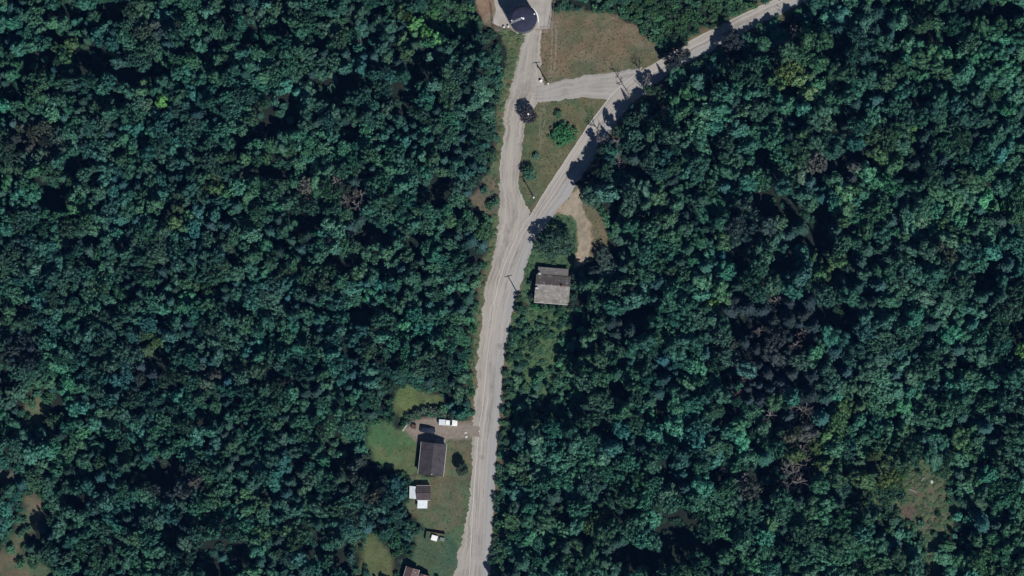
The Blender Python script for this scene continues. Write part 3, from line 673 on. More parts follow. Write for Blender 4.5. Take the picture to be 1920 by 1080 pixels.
# the rest of the wood: one object, instanced joined meshes
def joined(kind, k):
    c, t = PROTO[kind][k]; bm = bmesh.new(); bm.from_mesh(t)
    for f in bm.faces: f.material_index = 0
    n0 = len(bm.faces)
    if c:
        bm.from_mesh(c); bm.faces.ensure_lookup_table()
        for f in bm.faces[n0:]: f.material_index = 1
    s = 1/BASE_R[kind], 1/BASE_R[kind], 1/BASE_H[kind]
    bmesh.ops.scale(bm, vec=s, verts=bm.verts)
    me = bpy.data.meshes.new('wood_tree_%s' % kind); bm.to_mesh(me); bm.free()
    me.materials.append(M['bare'] if kind == 'bare' else M['bark']); me.materials.append(M['leaf']); return me
def scatter(name, items, label, kind='stuff', kinds=None):
    src = bpy.data.collections.new(name+'_kinds'); table = {}; n = 0
    for kd in kinds:
        for k in range(len(PROTO[kd])):
            o = bpy.data.objects.new('%03d_%s' % (n, kd), joined(kd, k)); src.objects.link(o); table[(kd, k)] = n; n += 1
    me = bpy.data.meshes.new(name); V = np.array([list(P(a[1], a[2])) for a in items])
    me.vertices.add(len(V)); me.vertices.foreach_set('co', V.ravel())
    at = me.attributes.new('tint', 'FLOAT_COLOR', 'POINT'); at.data.foreach_set('color', np.array([[*a[5], 1] for a in items], np.float32).ravel())
    at = me.attributes.new('pick', 'INT', 'POINT'); at.data.foreach_set('value', np.array([table[(a[0], a[6] % len(PROTO[a[0]]))] for a in items], np.int32))
    at = me.attributes.new('turn', 'FLOAT_VECTOR', 'POINT'); at.data.foreach_set('vector', np.array([[0, 0, a[7]] for a in items], np.float32).ravel())
    at = me.attributes.new('size', 'FLOAT_VECTOR', 'POINT'); at.data.foreach_set('vector', np.array([[a[3]*(a[8] if len(a) > 8 else 1), a[3]/(a[8] if len(a) > 8 else 1), a[4]] for a in items], np.float32).ravel())
    me.update()
    o = bpy.data.objects.new(name, me); COL.objects.link(o); tag(o, label, None, None, kind)
    g = bpy.data.node_groups.new(name, 'GeometryNodeTree')
    g.interface.new_socket('Geometry', in_out='INPUT', socket_type='NodeSocketGeometry'); g.interface.new_socket('Geometry', in_out='OUTPUT', socket_type='NodeSocketGeometry')
    gi = g.nodes.new('NodeGroupInput'); go = g.nodes.new('NodeGroupOutput')
    m2p = g.nodes.new('GeometryNodeMeshToPoints'); iop = g.nodes.new('GeometryNodeInstanceOnPoints'); ci = g.nodes.new('GeometryNodeCollectionInfo')
    ci.inputs['Collection'].default_value = src; ci.inputs['Separate Children'].default_value = True; ci.inputs['Reset Children'].default_value = True
    iop.inputs['Pick Instance'].default_value = True
    def na(nm, typ):
        n = g.nodes.new('GeometryNodeInputNamedAttribute'); n.data_type = typ; n.inputs['Name'].default_value = nm; return n.outputs['Attribute']
    L = g.links.new
    L(gi.outputs[0], m2p.inputs['Mesh']); L(m2p.outputs['Points'], iop.inputs['Points']); L(ci.outputs[0], iop.inputs['Instance'])
    L(na('pick', 'INT'), iop.inputs['Instance Index']); L(na('turn', 'FLOAT_VECTOR'), iop.inputs['Rotation']); L(na('size', 'FLOAT_VECTOR'), iop.inputs['Scale'])
    L(iop.outputs[0], go.inputs[0])
    md = o.modifiers.new('scatter', 'NODES'); md.node_group = g
    return o
# understorey: low dark growth filling the forest floor
under = []
ui = np.where((dclear > 10)&(rad < 99))[0][:9000]
for i in ui:
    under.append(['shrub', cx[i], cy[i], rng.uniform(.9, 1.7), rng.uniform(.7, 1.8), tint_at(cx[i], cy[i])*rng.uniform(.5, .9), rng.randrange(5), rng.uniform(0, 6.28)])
# weeds and low tufts on verges and rough grass
tufts = []
for k, n in (('verge_w', 420), ('island', 420), ('meadow', 700), ('lawn_e', 260), ('yard_d', 260), ('clear_r', 70), ('clear_l', 60), ('verge_d', 70), ('patch_w', 60), ('lawn_w', 30), ('lawn_s', 60), ('clear_m', 30), ('lawn_up', 30), ('lot_d', 500), ('scrub_r', 400), ('pad_dirt', 25)):
    a = np.array(POLY[k]); q = np.stack([nrng.uniform(a[:,0].min(), a[:,0].max(), n*3), nrng.uniform(a[:,1].min(), a[:,1].max(), n*3)], 1)
    d = sdf(q, POLY[k]); dr = np.minimum(np.minimum(sdf(q, RP['road']), sdf(q, RP['lane'])), sdf(q, RP['side'])); dk = sdf(q, POLY['drive_a']); dd = sdf(q, POLY['dirt_d'])
    q = q[(d < 0)&(dr > 2.)&(dk > 3)&(dd > 3)]
    if k == 'pad_dirt': q = q[q[:,0] < 918]
    for (x, y) in q[:n]:
        if any(math.hypot((x-h_[0])/(h_[2]*.9), (y-h_[1])/(h_[3]*.9)) < 1 for h_ in house_keep if h_[0] != 1042): continue
        c = np.array(ZC[k])*rng.uniform(.95, 1.35)*np.array((.9, 1.05, .9)); s_ = rng.uniform(.14, .34) if k not in ('verge_w', 'yard_d', 'lot_d', 'scrub_r', 'clear_r') else rng.uniform(.35, .95)
        tufts.append(['shrub', x, y, s_, s_*rng.uniform(.35, .7), c, rng.randrange(5), rng.uniform(0, 6.28)])
scatter('forest', rest, 'dense mixed wood of dark green trees on both sides of the road', kinds=['broad','fine','conifer','shrub','bare'])
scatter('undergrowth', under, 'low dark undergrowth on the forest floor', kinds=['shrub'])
scatter('grass_tufts', tufts, 'scattered weeds and grass tufts on the verges and clearings', kinds=['shrub'])
# ------------------------------------------------------------------ yard trees and bushes of their own
def bush(i):            # wide bush radius 4, height 2.6
    r = np.random.default_rng(600+i); qb = QB(); tips = []
    for k in range(60):
        q = (k+.5)/60; rad = 3.6*math.sqrt(q)*r.uniform(.8, 1.12); an = k*2.39996+r.normal()*.3
        z = 2.1-(rad/4)**2*1.2+r.normal()*.28
        lobe(qb, np.array([rad*math.cos(an), rad*math.sin(an), z]), r.uniform(.35, .7), 46, r, .36, .45)
        if k % 9 == 0: tips.append((rad*math.cos(an)*.8, rad*math.sin(an)*.8, z-.2))
    return qb.mesh('crown'), trunk_mesh('trunk', 1.4, .1, tips, 95+i)
PROTO['bush'] = [bush(i) for i in range(2)]; BASE_R['bush'] = 4.; BASE_H['bush'] = 2.6
for c, t in PROTO['bush']: c.materials.append(M['leaf']); t.materials.append(M['bark'])
def spread(i):          # big spreading yard tree radius 5.5 height 8
    r = np.random.default_rng(650+i); qb = QB(); tips = []
    for k in range(74):
        q = (k+.5)/74; rad = 5.1*math.sqrt(q)*r.uniform(.82, 1.1); an = k*2.39996+r.normal()*.3
        z = 7.3-(rad/5.5)**2*4.2+r.normal()*.7
        lobe(qb, np.array([rad*math.cos(an), rad*math.sin(an), z]), r.uniform(.5, 1.0), 52, r, .5, .35)
        if k % 9 == 0: tips.append((rad*math.cos(an)*.8, rad*math.sin(an)*.8, z-.3))
    return qb.mesh('crown'), trunk_mesh('trunk', 6.2, .32, tips, 97+i)
PROTO['spread'] = [spread(0)]; BASE_R['spread'] = 5.5; BASE_H['spread'] = 8.
for c, t in PROTO['spread']: c.materials.append(M['leaf']); t.materials.append(M['bark'])
G1 = (.040,.175,.070); GP = (.10,.15,.11)
plant('spread', 0, P(1040,457), R(10), 5.9, 8.5, (.038,.085,.060), 'spreading_tree', 'big spreading dark green tree between the road and the sandy track', 'tree', st=1.12)
plant('bush', 0, P(1057,252), R(20), 4.4, 2.7, G1, 'bush', 'large bright green bush, biggest on the grass island', 'bush', st=1.1)
plant('shrub', 1, P(1047,214), 1, 1.5, 1.6, (.05,.13,.07), 'shrub', 'small round shrub just above the large bright island bush', 'shrub')
plant('fine', 2, P(993,328), 2, 2.3, 4.2, (.045,.13,.08), 'broadleaf_tree', 'small leaning green tree near the lower tip of the grass island', 'tree')
plant('shrub', 3, P(1005,293), 3, 1.3, 1.5, (.08,.17,.12), 'shrub', 'pale green shrub on the island above the small leaning tree', 'shrub')
plant('fine', 1, P(990,217), 4, 2.9, 4.6, (.034,.034,.042), 'plum_tree', 'round purplish black tree at the left edge of the grass island', 'tree')
plant('broad', 3, P(866,878), 5, 2.3, 5.0, (.026,.045,.032), 'yard_tree', 'lone dark round tree between the dark roofed house and the road', 'tree')
for k, (x, y, r_, l_) in enumerate([(766,790,1.2,'lowest left shrub of the curved row beside the pale plank'), (773,780,1.3,'second shrub from the left in the curved row'), (783,773,1.4,'third shrub from the left in the curved row'),
    (795,769,1.4,'shrub at the top of the curved row above the driveway'), (807,768,1.3,'fifth shrub of the curved row, right of its top'), (819,770,1.4,'sixth shrub of the curved row, above left of the white pickup'),
    (832,774,1.5,'shrub of the curved row just behind the white pickup bed'), (845,779,1.4,'shrub leaning over the white pickup bonnet'), (858,783,1.3,'last shrub at the right end of the curved row')]):
    plant('shrub', k, P(x, y), k*1.3, r_, 2.0+(k % 3)*.3, GP if k < 7 else (.05,.085,.065), 'shrub', 'grey green '+l_, 'shrub', 'curved row of shrubs above the driveway')
for k, (x, y, r_, h_, l_) in enumerate([(742,896,1.6,1.8,'bright green bushy shrub at the lower edge of the left lawn'), (757,890,1.4,1.4,'bright green low shrub left of the dark roofed house corner'),
    (772,1000,1.5,2.2,'olive shrub left of the brown board screen'), (764,1016,1.6,2.0,'olive shrub below left of the brown board screen'), (776,1026,1.2,1.3,'low olive shrub above the brown roofed house')]):
    plant('shrub', k+2, P(x, y), k*1.7, r_, h_, (.06,.15,.07) if k < 2 else (.07,.10,.055), 'shrub', l_, 'shrub')

for k, (x, y, r_, h_, c_, l_) in enumerate([(1003,574,1.2,2.2,G1,'bright green shrub at the lower left corner of the weathered house'), (1018,576,1.4,2.6,(.05,.14,.07),'green shrub below the weathered house, second from its left corner'),
    (1034,577,1.3,2.9,(.055,.15,.08),'green shrub touching the middle of the lower eave of the weathered house'), (1050,578,1.5,3.1,(.045,.12,.07),'darker green shrub below the weathered house, right of its middle'),
    (1068,574,1.5,3.6,(.03,.06,.05),'dark shrub at the lower right corner of the weathered house'), (1074,556,1.4,3.4,(.05,.11,.085),'grey green shrub at the right end of the weathered house, the lower one'),
    (1073,536,1.3,3.2,(.06,.13,.10),'pale green shrub at the right end of the weathered house below its ridge'), (1074,518,1.3,2.8,(.04,.08,.06),'dull green shrub at the upper right corner of the weathered house'),
    (996,556,1.2,2.2,(.04,.075,.06),'dull green shrub left of the weathered house by the pole'), (994,530,1.1,1.9,(.045,.09,.07),'dull green shrub at the left end of the weathered house porch')]):
    plant('shrub', k+1, P(x, y), k*1.9, r_, h_, c_, 'shrub', l_, 'shrub', 'shrubs crowding the weathered house')
# ------------------------------------------------------------------ houses, ridge along local x
def part(mb, name, mat, par): return mb.build(name, M[mat] if isinstance(mat, str) else mat, par)
def window(par, p, ax, w_=1.0, h_=1.1):
    """p: centre on the wall, ax: outward unit vector (axis aligned, local)"""
    a = Vector(ax); u = Vector((-a.y, a.x, 0)); p = Vector(p)
    def slab(mb, u0, u1, z0, z1, d0, d1):
        q = [p+u*u0+a*d0, p+u*u1+a*d0, p+u*u1+a*d1, p+u*u0+a*d1]; mb.prism([(v.x, v.y, p.z+z0) for v in q], (0, 0, z1-z0))
    f = MB()
    for (u0, u1, z0, z1) in ((-w_/2-.08, -w_/2, -h_/2, h_/2), (w_/2, w_/2+.08, -h_/2, h_/2), (-w_/2-.08, w_/2+.08, h_/2, h_/2+.09), (-w_/2-.08, w_/2+.08, -h_/2-.09, -h_/2), (-.025, .025, -h_/2, h_/2)):
        slab(f, u0, u1, z0, z1, .003, .06)
    fo = part(f, 'window', 'wood_white', par)
    g = MB(); slab(g, -w_/2, -.025, -h_/2, h_/2, .004, .03); slab(g, .025, w_/2, -h_/2, h_/2, .004, .03); part(g, 'pane', 'glass', fo)
def door(par, p, ax):
    a = Vector(ax); u = Vector((-a.y, a.x, 0)); p = Vector(p)
    q = [p-u*.45+a*.003, p+u*.45+a*.003, p+u*.45+a*.06, p-u*.45+a*.06]
    d = part(MB().prism([(v.x, v.y, .15) for v in q], (0, 0, 2.0)), 'door', 'wood_brown', par)
    k = p+u*.35+a*.07; part(MB().tube([(k.x, k.y, 1.1), (k.x+a.x*.07, k.y+a.y*.07, 1.1)], .035), 'handle', 'steel', d)
def gable(name, label, cat, x, y, rot, L, W, h, hr, roofm, wallm, ro=0., ov=.35, wins=(), doors=(), parent=None, ends=True):
    root = empty(name, P(x, y), R(rot)); tag(root, label, cat)
    hl, hw = L/2-ov, W/2-ov; ry = ro
    mb = MB(); mb.prism([(-hl, -hw, 0), (-hl, hw, 0), (-hl, hw, h), (-hl, ry, hr-.12), (-hl, -hw, h)], (2*hl, 0, 0)); part(mb, 'wall', wallm, root)
    sl1 = (hr-h)/(hw+ry); sl2 = (hr-h)/(hw-ry); t = .14
    z1 = h-sl1*ov; z2 = h-sl2*ov
    mb = MB(); mb.prism([(-L/2, -W/2, z1), (-L/2, ry, hr), (-L/2, ry, hr+t), (-L/2, -W/2, z1+t)], (L, 0, 0))
    mb.prism([(-L/2, W/2, z2), (-L/2, W/2, z2+t), (-L/2, ry+.003, hr+t), (-L/2, ry+.003, hr)], (L, 0, 0))
    roof = part(mb, 'roof', roofm, root)
    part(MB().tube([(-L/2-.01, ry, hr+t+.01), (L/2+.01, ry, hr+t+.01)], .09, 6), 'ridge_cap', roofm, roof)
    for s, zz in ((-1, z1), (1, z2)):
        part(MB().box(-L/2, L/2, min(s*W/2, s*(W/2+.1)), max(s*W/2, s*(W/2+.1)), zz-.02, zz+.09), 'gutter', 'wood_white', roof)
    for (sx, sy, px_) in wins:
        if sy: window(root, (px_, sy*hw, h*.55), (0, sy, 0))
        else: window(root, (sx*hl, px_, h*.55), (sx, 0, 0))
    for (sx, sy, px_) in doors:
        door(root, (px_, sy*hw, 0) if sy else (sx*hl, px_, 0), (sx, sy, 0))
    return root, roof
# dark roofed house: ridge runs up the picture
rt, rf = gable('house', 'white house with dark purplish gable roof beside the driveway', 'house', 811, 860, 84, 10.3, 8.1, 2.9, 4.7, 'roof_dark', 'wood_white',
    wins=[(0,-1,-3), (0,-1,0), (0,1,-3), (0,1,2.5), (-1,0,-1.5), (-1,0,1.5), (1,0,-1.8)], doors=[(0,-1,2.6), (1,0,1.2)])
part(MB().tube([(-4.7, -.35, 4.3), (-4.7, -.35, 5.3)], .13), 'vent_pipe', 'ceramic', rf)
part(MB().tube([(2.4, 1.6, 3.8), (2.4, 1.6, 4.5)], .07), 'vent_pipe', 'steel', rf)
part(MB().tube([(1.2, -1.9, 3.6), (1.2, -1.9, 4.4)], .07), 'vent_pipe', 'steel', rf)
pb = MB(); pb.box(5.15, 6.6, -3.4, -.2, .25, .38, .02)
for xx in (5.4, 6.45):
    for yy in (-3.3, -.3): pb.box(xx-.06, xx+.06, yy-.06, yy+.06, 0, .25)
part(pb, 'porch_step', 'wood_grey', rt)
# weathered empty house
rt, rf = gable('empty_house', 'long low house with patchy weathered grey roof among bushes', 'house', 1035.5, 543, -4.5, 11.0, 8.9, 2.6, 4.4, 'roof_grey', 'wood_grey', ro=1.35, ov=.3,
    wins=[(0,-1,-3.4), (0,-1,0), (0,-1,3.2), (-1,0,-1.6), (1,0,-1.), (1,0,1.6)], doors=[(0,-1,1.6), (-1,0,1.0)])
mb = MB(); mb.prism([(-5.05, 4.48, 2.28), (-5.05, 6.9, 1.9), (-5.05, 6.9, 2.02), (-5.05, 4.48, 2.42)], (9.7, 0, 0)); pr = part(mb, 'porch_roof', 'roof_grey3', rt)
mb = MB(); mb.prism([(-5.45, 1.40, 4.56), (-5.45, 4.5, 2.63), (-5.45, 4.5, 2.67), (-5.45, 1.40, 4.61)], (10.9, 0, 0)); part(mb, 'rear_slope_shade', 'roof_grey_shade', rf)  # thin darker sheet paints shade onto the slope facing away from the sun
for xx in (-4.8, -1.6, 1.4, 4.4): part(MB().box(xx-.06, xx+.06, 6.7, 6.82, 0, 1.9), 'porch_post', 'wood_grey', rt)
part(MB().box(-4.9, 4.5, 4.25, 6.85, .1, .25), 'porch_floor', 'wood_grey', rt)
def dish(par, x, y, z):
    bm = bmesh.new(); n = 14; rings = []
    for k in range(4):
        r_ = .46*k/3; rings.append([bm.verts.new((r_*math.cos(6.283*i/n), r_*math.sin(6.283*i/n), .35*r_*r_)) for i in range(n)] if k else [bm.verts.new((0,0,0))])
    for i in range(n): bm.faces.new((rings[0][0], rings[1][i], rings[1][(i+1)%n]))
    for a, b in zip(rings[1:], rings[2:]):
        for i in range(n): bm.faces.new((a[i], b[i], b[(i+1)%n], a[(i+1)%n]))
    bmesh.ops.solidify(bm, geom=bm.faces[:], thickness=.03)
    bmesh.ops.transform(bm, matrix=Matrix.Translation((x, y, z)) @ Matrix.Rotation(R(48), 4, 'X'), verts=bm.verts)
    me = bpy.data.meshes.new('satellite_dish'); bm.to_mesh(me); bm.free(); d = link_mesh('satellite_dish', me, par, [M['ceramic']])
    part(MB().tube([(x, y+.02, z-.75), (x, y+.02, z-.02)], .03, 6), 'mast', 'steel', d)
dish(rf, -4.9, .15, 4.95); dish(rf, -4.4, 4.75, 3.2)
part(MB().box(2.6, 3.2, .95, 1.55, 3.6, 5.1, .02), 'chimney', 'brick', rf)
# shed with two white lean-tos
rt, rf = gable('shed', 'small shed with dark roof and two white lean-to roofs', 'shed', 794.5, 923.5, 0, 4.5, 4.6, 2.3, 3.1, 'roof_shed', 'wood_grey', ov=.15, wins=[(0,-1,-1.4)], doors=[(1,0,0)])
mb = MB(); mb.prism([(-4.55, -1.75, 1.75), (-2.28, -1.95, 2.15), (-2.28, -1.95, 2.22), (-4.55, -1.75, 1.82)], (.08, 3.95, 0)); part(mb, 'side_roof', 'white_metal', rt)
mb = MB(); mb.prism([(-2.0, -4.95, 1.75), (1.15, -4.95, 1.75), (1.15, -4.95, 1.82), (-2.0, -4.95, 1.82)], (.12, 2.6, .33)); part(mb, 'front_roof', 'white_metal', rt)
for (xx, yy) in ((-4.4,-1.6), (-4.3,1.95), (-1.9,-4.8), (1.1,-4.8)): part(MB().box(xx-.05, xx+.05, yy-.05, yy+.05, 0, 1.76), 'post', 'wood_grey', rt)
# brown roofed house at the lower edge
rt, rf = gable('brown_house', 'brown roofed house with two gabled wings at the lower edge', 'house', 769, 1083, 73, 6.8, 4.3, 2.8, 4.0, 'roof_brown', 'wood_brown', ov=.25, wins=[(1,0,0), (0,1,0), (0,1,-2)])
M0 = rt.matrix_basis.copy()
w2 = MB(); w2.prism([(-4.4, -5.9, 0), (-4.4, -1.95, 0), (-4.4, -1.95, 2.6), (-4.4, -3.9, 3.6), (-4.4, -5.9, 2.6)], (6.7, 0, 0)); part(w2, 'wing_wall', 'wood_brown', rt)
w2 = MB(); w2.prism([(-4.6, -6.3, 2.42), (-4.6, -3.9, 3.65), (-4.6, -3.9, 3.79), (-4.6, -6.3, 2.56)], (7.1, 0, 0)); w2.prism([(-4.6, -2.9, 3.1), (-4.6, -2.9, 3.24), (-4.6, -3.897, 3.79), (-4.6, -3.897, 3.65)], (7.1, 0, 0)); part(w2, 'wing_roof', 'roof_brown', rt)
part(MB().tube([(2.4, -1.2, 3.3), (2.4, -1.2, 3.9)], .12), 'vent_pipe', 'ceramic', rf)
# ------------------------------------------------------------------ round tank
tk = empty('water_tank', P(981,38), 0); tag(tk, 'round dark blue tank with domed roof on the concrete pad', 'water tank')
RT = 4.15; HT = 9.5
def ring_mesh(r0, r1, z0, z1, n=64):
    mb = MB(); vs = [[mb.bm.verts.new((r_*math.cos(6.283185*i/n), r_*math.sin(6.283185*i/n), z)) for i in range(n)] for (r_, z) in ((r0,z0),(r1,z0),(r1,z1),(r0,z1))]
    for i in range(n):
        j = (i+1)%n
        for a in range(4): mb.bm.faces.new((vs[a][i], vs[a][j], vs[(a+1)%4][j], vs[(a+1)%4][i]))
    return mb
part(MB().tube([(0,0,.0), (0,0,HT)], RT, 64), 'wall', 'tank_wall', tk)
mb = MB(); mb.tube([(0,0,HT-.002), (0,0,HT+.12), (0,0,HT+.4), (0,0,HT+.62), (0,0,HT+.74)], [RT+.06, RT+.06, RT*.72, RT*.4, .3], 64); tr = mb.build('roof', M['tank'], tk, True)
hb = MB(); hb.tube([(0,-.2,HT+.72), (0,-.2,HT+1.1)], .34, 14); hb.box(-.75, -.2, -.15, .2, HT+.72, HT+1.0, .03); part(hb, 'hatch', 'white_paint', tr)
lb = MB()
for s_ in (-.22, .22): lb.tube([(-.6, -.15+s_, HT+.84), (-2.0, -.75+s_, HT+.7), (-3.9, -1.55+s_, HT+.28)], .035, 5)
for k in range(12):
    t = k/11; lb.tube([(-.7-3.1*t, -.4-1.32*t, HT+.82-.5*t), (-.75-3.1*t, .05-1.32*t, HT+.82-.5*t)], .025, 4)
part(lb, 'roof_ladder', 'white_paint', tr)
part(MB().box(3.3, 3.75, 1.05, 1.5, HT+.15, HT+.55, .05), 'vent', 'white_paint', tr)
part(MB().box(-3.85, -3.45, -.95, -.6, HT+.15, HT+.5, .05), 'vent', 'white_paint', tr)
part(ring_mesh(RT+.06, RT+.16, HT-.1, HT+.16), 'rim', 'tank', tr)
wl = MB()
for s_ in (-.22, .22): wl.tube([(-4.0+s_*.36, -1.6-s_, 0), (-4.0+s_*.36, -1.6-s_, HT+.3)], .03, 5)
for k in range(26): wl.tube([(-4.08, -1.38, .4+k*.35), (-3.92, -1.82, .4+k*.35)], .02, 4)
part(wl, 'wall_ladder', 'steel', tk)
part(ring_mesh(RT+.2, RT+.5, 0, .15), 'base_ring', 'concrete', tk)
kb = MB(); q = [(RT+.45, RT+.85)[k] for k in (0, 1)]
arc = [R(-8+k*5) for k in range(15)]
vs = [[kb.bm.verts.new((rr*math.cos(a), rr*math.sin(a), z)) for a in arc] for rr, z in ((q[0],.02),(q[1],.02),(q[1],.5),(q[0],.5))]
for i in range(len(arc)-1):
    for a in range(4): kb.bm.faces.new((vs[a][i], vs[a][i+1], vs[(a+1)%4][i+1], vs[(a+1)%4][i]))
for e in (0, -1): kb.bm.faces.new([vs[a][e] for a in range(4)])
part(kb, 'sunlit_kerb', 'white_paint', tk)  # white arc paints the sun falling on the base ring's east side
# chain link fence round the pad
def fence(pts, name, label, hgt=1.9):
    root = empty(name, P(*pts[0]), 0); tag(root, label, 'fence'); o = P(*pts[0]); rails = MB(); net = MB(); posts = []
    for a, b in zip(pts, pts[1:]):
        A = P(*a)-o; B = P(*b)-o; L = (B-A).length; n = max(1, round(L/2.8)); posts += [A.lerp(B, k/n) for k in range(n)]
        for z in (.12, hgt): rails.tube([A+Vector((0,0,z)), B+Vector((0,0,z))], .035, 5)
        m = int(L/.3); u = (B-A)/L
        for k in range(m):
            s = k*.3
            for sg in (0, 1):
                s2 = min(L, s+hgt*.55); p0 = A+u*s; p1 = A+u*s2; f = (s2-s)/(hgt*.55)
                z0, z1 = (.12, .12+(hgt-.12)*f) if sg else (hgt, hgt-(hgt-.12)*f)
                net.tube([p0+Vector((0,0,z0)), p1+Vector((0,0,z1))], .012, 3, False)
        posts.append(B)
    for p in posts: part(MB().tube([p, p+Vector((0,0,hgt+.12))], .06, 6), 'post', 'steel', root)
    part(rails, 'rail', 'steel', root); part(net, 'netting', 'steel', root)
fence([(922,10),(926,56),(984,59)], 'chain_link_fence', 'wire fence along the pad, left of the lane entrance')
fence([(1017,58),(1031,57),(1038,20),(1039,-30)], 'chain_link_fence', 'wire fence around the pad corner, right of the lane entrance')
def barrel(x, y, label):
    b = empty('barrel', P(x, y), 0); tag(b, label, 'barrel', 'white barrels by the pad fence')
    part(MB().tube([(0,0,0), (0,0,.08), (0,0,.45), (0,0,.82), (0,0,.9)], [.29, .33, .35, .33, .29], 16), 'body', 'white_paint', b)
    part(MB().tube([(0,0,.901), (0,0,.93)], [.26, .25], 16), 'lid', 'ceramic', b)
barrel(945, 51, 'white barrel by the pad fence, the left one'); barrel(953, 50, 'white barrel by the pad fence, the one nearer the tank')
# ------------------------------------------------------------------ poles and wires
def upole(x, y, h, rz, label, trans=False):
    r = empty('utility_pole', P(x, y), R(rz)); tag(r, label, 'utility pole', 'utility poles')
    part(MB().tube([(0,0,0), (0,0,h*.5), (0,0,h)], [.19, .17, .13], 10), 'pole', 'pole', r)
    c = part(MB().box(-1.2, 1.2, .12, .24, h-.65, h-.5), 'crossarm', 'pole', r)
    for xx in (-1.1, -.5, .5, 1.1): part(MB().tube([(xx,.18,h-.5), (xx,.18,h-.36), (xx,.18,h-.3)], [.05,.08,.04], 8), 'insulator', 'ceramic', c)
    if trans: part(MB().tube([(0,-.42,h-1.9), (0,-.42,h-1.85), (0,-.42,h-1.05), (0,-.42,h-1.0)], [.22,.26,.26,.2], 12), 'transformer', 'white_paint', r)
    return r
upole(1027, 157, 9.5, 8, 'tall wooden pole at the corner of the side road', True)
upole(1000, 369, 9.0, 10, 'wooden pole near the lower tip of the grass island', True)
upole(972, 553, 8.5, 14, 'wooden pole at the road edge beside the weathered house')
def wire(a, b, label):
    (x0, y0, h0), (x1, y1, h1) = a, b; o = P(x0, y0); root = None; mb = MB()
    d = (P(x1, y1)-o); nrm = Vector((-d.y, d.x, 0)).normalized()
    for off in (-1.1, 1.1):
        pts = []
        for k in range(13):
            t = k/12; pts.append(nrm*off+d*t+Vector((0, 0, h0+(h1-h0)*t-.32-4*.9*t*(1-t))))
        mb.tube(pts, .02, 4)
    ob = mb.build('power_line', M['wire'], None); ob.location = o; tag(ob, label, 'power line')
wire((1045,-60,9.5), (1027,157,9.5), 'pair of wires running from the top edge to the side road pole')
wire((1027,157,9.5), (1000,369,9.0), 'pair of wires crossing above the grass island')
wire((1000,369,9.0), (972,553,8.5), 'pair of wires following the road past the big spreading tree')
lp = empty('yard_lamp', P(991, 220), R(100)); tag(lp, 'lamp post with white lamp head rising from the round purplish tree', 'lamp post')
part(MB().tube([(0,0,0), (0,0,4), (0,0,6.1)], [.09,.07,.05], 8), 'post', 'steel', lp)
part(MB().tube([(0,0,6.05), (0,0,6.1), (.35,0,6.25), (.8,0,6.2)], [.05,.05,.04,.04], 6), 'arm', 'steel', lp)
part(MB().tube([(.8,0,6.02), (.8,0,6.12), (.8,0,6.28), (.8,0,6.34)], [.24,.30,.24,.08], 14), 'lamp_head', 'white_paint', lp)
cb = empty('utility_cabinet', P(1014,152), R(30)); tag(cb, 'small white cabinet beside the lane, left of the side road pole', 'cabinet')
bd = part(MB().box(-.45,.45,-.3,.3,0,1.0,.03), 'body', 'white_paint', cb); part(MB().box(-.4,.4,-.325,-.302,.1,.9), 'door', 'white_metal', cb)
# ------------------------------------------------------------------ vehicles, nose towards local +x
def wheels(root, xs, yw, r_=.36):
    for x_ in xs:
        for s in (-1, 1):
            t = part(MB().tube([(x_, s*(yw-.24), r_), (x_, s*yw, r_)], r_, 20), 'wheel', 'rubber', root)
            part(MB().tube([(x_, s*yw, r_), (x_, s*(yw+.02), r_)], [r_*.6, r_*.5], 14), 'rim', 'steel', t)
def loft(mb, st):
    """st: (x, halfwidth, zlow, zhigh, halfwidth at top)"""
    rings = []
    for (x, w0, z0, z1, w1) in st:
        zm = z0+(z1-z0)*.72
        rings.append([mb.bm.verts.new(p) for p in ((x,-w0*.94,z0),(x,-w0,(z0+zm)/2),(x,-w0*.98,zm),(x,-w1,z1),(x,0,z1+.03),(x,w1,z1),(x,w0*.98,zm),(x,w0,(z0+zm)/2),(x,w0*.94,z0))])
    for a, b in zip(rings, rings[1:]):
        for k in range(9): mb.bm.faces.new((a[k], a[(k+1)%9], b[(k+1)%9], b[k]))
    mb.bm.faces.new(rings[0]); mb.bm.faces.new(rings[-1][::-1]); return mb
